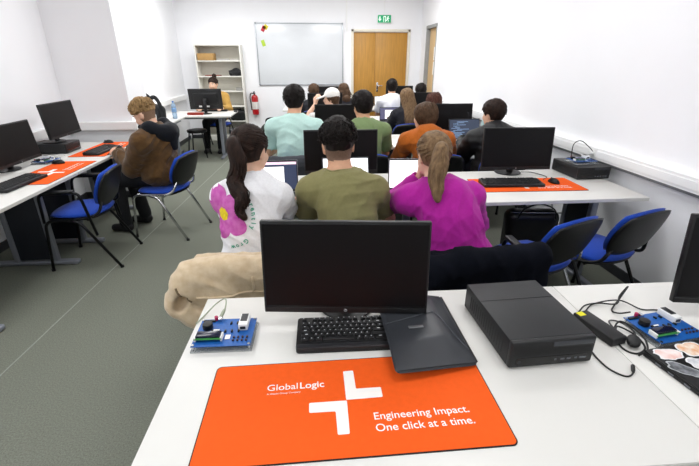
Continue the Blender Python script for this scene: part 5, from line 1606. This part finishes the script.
seam(coat, bv, [(-.20, 0, -.10), (-.10, 0, -.105), (.03, 0, -.10), (.16, 0, -.115), (.30, 0, -.16)], .0055, M_BEIGE)
seam(coat, bv, [(.035, 0, -.02), (.038, 0, -.08), (.03, 0, -.102)], .005, M_BEIGE)
seam(coat, bv, [(-.275, 0, -.045), (-.265, 0, -.07), (-.245, 0, -.095), (-.22, 0, -.115)], .0045, mat('brown_trim', '#6f5d45', .7), 'pocket_trim')
f = Field((-.45, -.28, -.46), (.45, .26, .14), .010)
f.cone((-.27, -.06, -.06), (-.12, -.06, .0), .052, .056, .04); f.cone((-.12, -.06, .0), (.235, -.06, .014), .056, .058, .05); f.box((-.03, -.005, -.06), (.24, .07, .06), .05, .04)
f.box((-.02, -.05, -.20), (.265, .045, .20), .04, .05); f.box((0, .085, -.16), (.26, .03, .15), .03, .04)
f.cone((.235, -.05, -.02), (.265, -.06, -.30), .052, .055, .04); f.cone((-.27, -.04, -.05), (-.30, -.06, -.32), .055, .055, .04)
f.cone((.08, -.09, -.02), (.10, -.10, -.36), .022, .024, .03); f.cone((.20, -.09, -.02), (.215, -.10, -.36), .02, .022, .03); f.cone((-.12, -.09, -.04), (-.14, -.10, -.36), .022, .024, .03)
f.noise(.006, 15, 8, (1.3, 1, .5), 2); f.folds(.014, 30, 8, (1.4, .4, .15), 5)
nv = mesh_obj('coat', f.mesh(2), mat('navy_wool', '#0d0f17', .95, var=.15, vscale=60, bump=.15, bscale=300, spec=.1)); nv.location = (.78, 1.655, .765); nv.rotation_euler = (0, 0, .05)
tag(nv, 'dark navy coat draped over the chair of the woman in the purple sweater', 'coat')
b = B(); f = None
tube(b, [(-.26, -.075, -.05), (-.1, -.085, -.03), (.1, -.085, -.015), (.26, -.07, .0)], .004, 6); obj('seam', b, M_TROUS, nv, 180)
# dark jacket on the mint shirt man's chair
f = Field((-.40, -.2, -.3), (.40, .2, .12), .012)
f.cone((-.20, -.03, 0), (.20, -.03, .0), .056, .056, .05); f.box((0, 0, -.05), (.22, .07, .05), .04, .05); f.box((0, -.03, -.13), (.22, .04, .12), .04, .05); f.noise(.007, 16, 5)
o = mesh_obj('jacket', f.mesh(1), mat('grey_jacket_fabric', '#3a3c42', .9, var=.12, vscale=50)); o.location = (-.165, 3.66, .765); tag(o, 'dark grey jacket over the chair of the man in the mint T-shirt', 'jacket')
# black handbag under the second row
t = thing('handbag', 'large black leather bag standing under the desk at the right end of the second row', 'bag', (1.66, 2.81, 0), -.12)
f = Field((-.32, -.2, -.02), (.32, .2, .66), .010)
f.box((0, 0, .28), (.20, .075, .27), .06, .03); f.ell((0, 0, .10), (.23, .12, .12), .06); f.noise(.006, 14, 6, (1, 1, .7)); f.half((0, 0, .004), (0, 0, 1), .003)
M_BLEA = mat('black_leather', '#131316', .34, var=.1, vscale=30, bump=.12, bscale=120)
mesh_obj('body', f.mesh(1), M_BLEA, t)
b = B(); tube(b, spline([(-.14, -.085, .50), (-.11, -.11, .59), (.0, -.11, .63), (.11, -.11, .59), (.14, -.085, .50)], 6), .009, 8, .5); obj('handle', b, M_BLEA, t, 180)
b = B(); tube(b, spline([(-.19, -.06, .545), (0, -.075, .55), (.19, -.06, .545)], 5), .0045, 6); obj('zip', b, M_CHROME, t, 180)
# backpack and water bottle on the side desk
t = thing('backpack', 'black backpack with looped straps on the side desk behind the man in brown', 'backpack', (-2.33, 6.55, DH), -.3)
f = Field((-.25, -.2, -.02), (.25, .2, .36), .010)
f.box((0, 0, .12), (.17, .09, .12), .07, .04); f.ell((.0, 0, .2), (.13, .09, .06), .05); f.noise(.006, 16, 6); f.half((0, 0, .004), (0, 0, 1), .003)
mesh_obj('body', f.mesh(1), M_BAG, t)
for pts in ([(-.12, -.07, .20), (-.13, -.10, .32), (-.04, -.09, .40), (.04, -.08, .33), (.05, -.09, .18)], [(.03, -.07, .2), (.06, -.10, .34), (.13, -.09, .36), (.19, -.09, .25), (.20, -.08, .06)]):
    b = B(); tube(b, spline(pts, 8), .028, 8, .3, up=(0, 1, 0)); obj('strap', b, M_BAG, t, 180)
def bottle(label, loc, glass, cap, h=.27, r=.037, label_m=None):
    t = thing('bottle', label, 'bottle', loc)
    b = B(); lathe(b, [(.0, 0), (r * .85, .0), (r, .008), (r, h * .25), (r * .93, h * .30), (r, h * .36), (r, h * .66), (r * .8, h * .80), (r * .38, h * .90), (r * .36, h * .94), (0, h * .94)], n=20); obj('body', b, glass, t, 60)
    b = B(); lathe(b, [(0, h * .93), (r * .42, h * .93), (r * .42, h), (0, h)], n=16); obj('cap', b, cap, t, 40)
    if label_m: b = B(); lathe(b, [(r * 1.01, h * .40), (r * 1.02, h * .41), (r * 1.02, h * .60), (r * 1.01, h * .61)], n=20); obj('label', b, label_m, t, 60)
    return t
M_PET = mat('clear_blue_plastic', '#bcd6ee', .08, trans=.7, ior=1.2)
bottle('clear plastic water bottle with blue cap on the corner of the far left desk', (-2.16, 6.95, DH), M_PET, mat('blue_cap', '#2f6db5', .4), label_m=mat('blue_label', '#7fa6d4', .5))
bottle('small dark bottle on the desk below the wooden door', (1.02, 8.35, DH), mat('dark_glass', '#1a1416', .2), mat('red_cap', '#7a1f24', .4), .24, .033)
# crumpled pale blue pack on the case behind the black jacket man
f = Field((-.1, -.08, -.02), (.1, .08, .14), .007)
f.box((0, 0, .05), (.06, .035, .05), .02); f.noise(.009, 40, 3); f.half((0, 0, .002), (0, 0, 1))
o = mesh_obj('tissue_pack', f.mesh(1), mat('pale_blue_plastic', '#a9d3d6', .35, color2='#d6e8e6', vscale=25)); o.location = (2.13, 4.95, DH + .0985); tag(o, 'crumpled pale blue plastic pack right of the black jacket man', 'tissue pack')
# red box of pens on the desk of the woman in mustard
b = B(); box(b, (0, 0, .02), (.26, .07, .04), .004); o = obj('pencil_case', b, mat('red_fabric', '#8f2f25', .8, var=.15, vscale=40), None); o.location = (-1.96, 7.42, DH); tag(o, 'low red case in front of the monitor on the far left desk', 'pencil case')
# stool under the far left desk
t = thing('stool', 'low black stool with four legs under the far left desk', 'stool', (-2.02, 7.58, 0))
b = B(); cyl(b, (0, 0, .45), .17, .05, 28, bev=.015); obj('seat', b, M_BLK, t)
for sx in (-1, 1):
    for sy in (-1, 1): obj('leg', tube(B(), [(sx * .11, sy * .11, .43), (sx * .16, sy * .16, .002)], .011, 8), M_STEELB, t, 180)

f = Field((-.22, -.18, -.02), (.22, .18, .34), .009)
f.box((0, 0, .10), (.14, .09, .10), .06, .04); f.ell((.02, 0, .17), (.10, .08, .07), .05); f.noise(.008, 18, 12); f.half((0, 0, .002), (0, 0, 1))
o = mesh_obj('bag', f.mesh(1), mat('dark_green_canvas', '#2b2f28', .85, var=.15, vscale=40)); o.location = (-.42, 4.72, DH); tag(o, 'dark green soft bag at the left end of the third row desk', 'bag')
b = B(); tube(b, spline([(-.08, -.02, .19), (-.06, -.06, .27), (.06, -.06, .27), (.09, -.02, .19)], 6), .009, 6); obj('handle', b, M_BAG, o, 180)
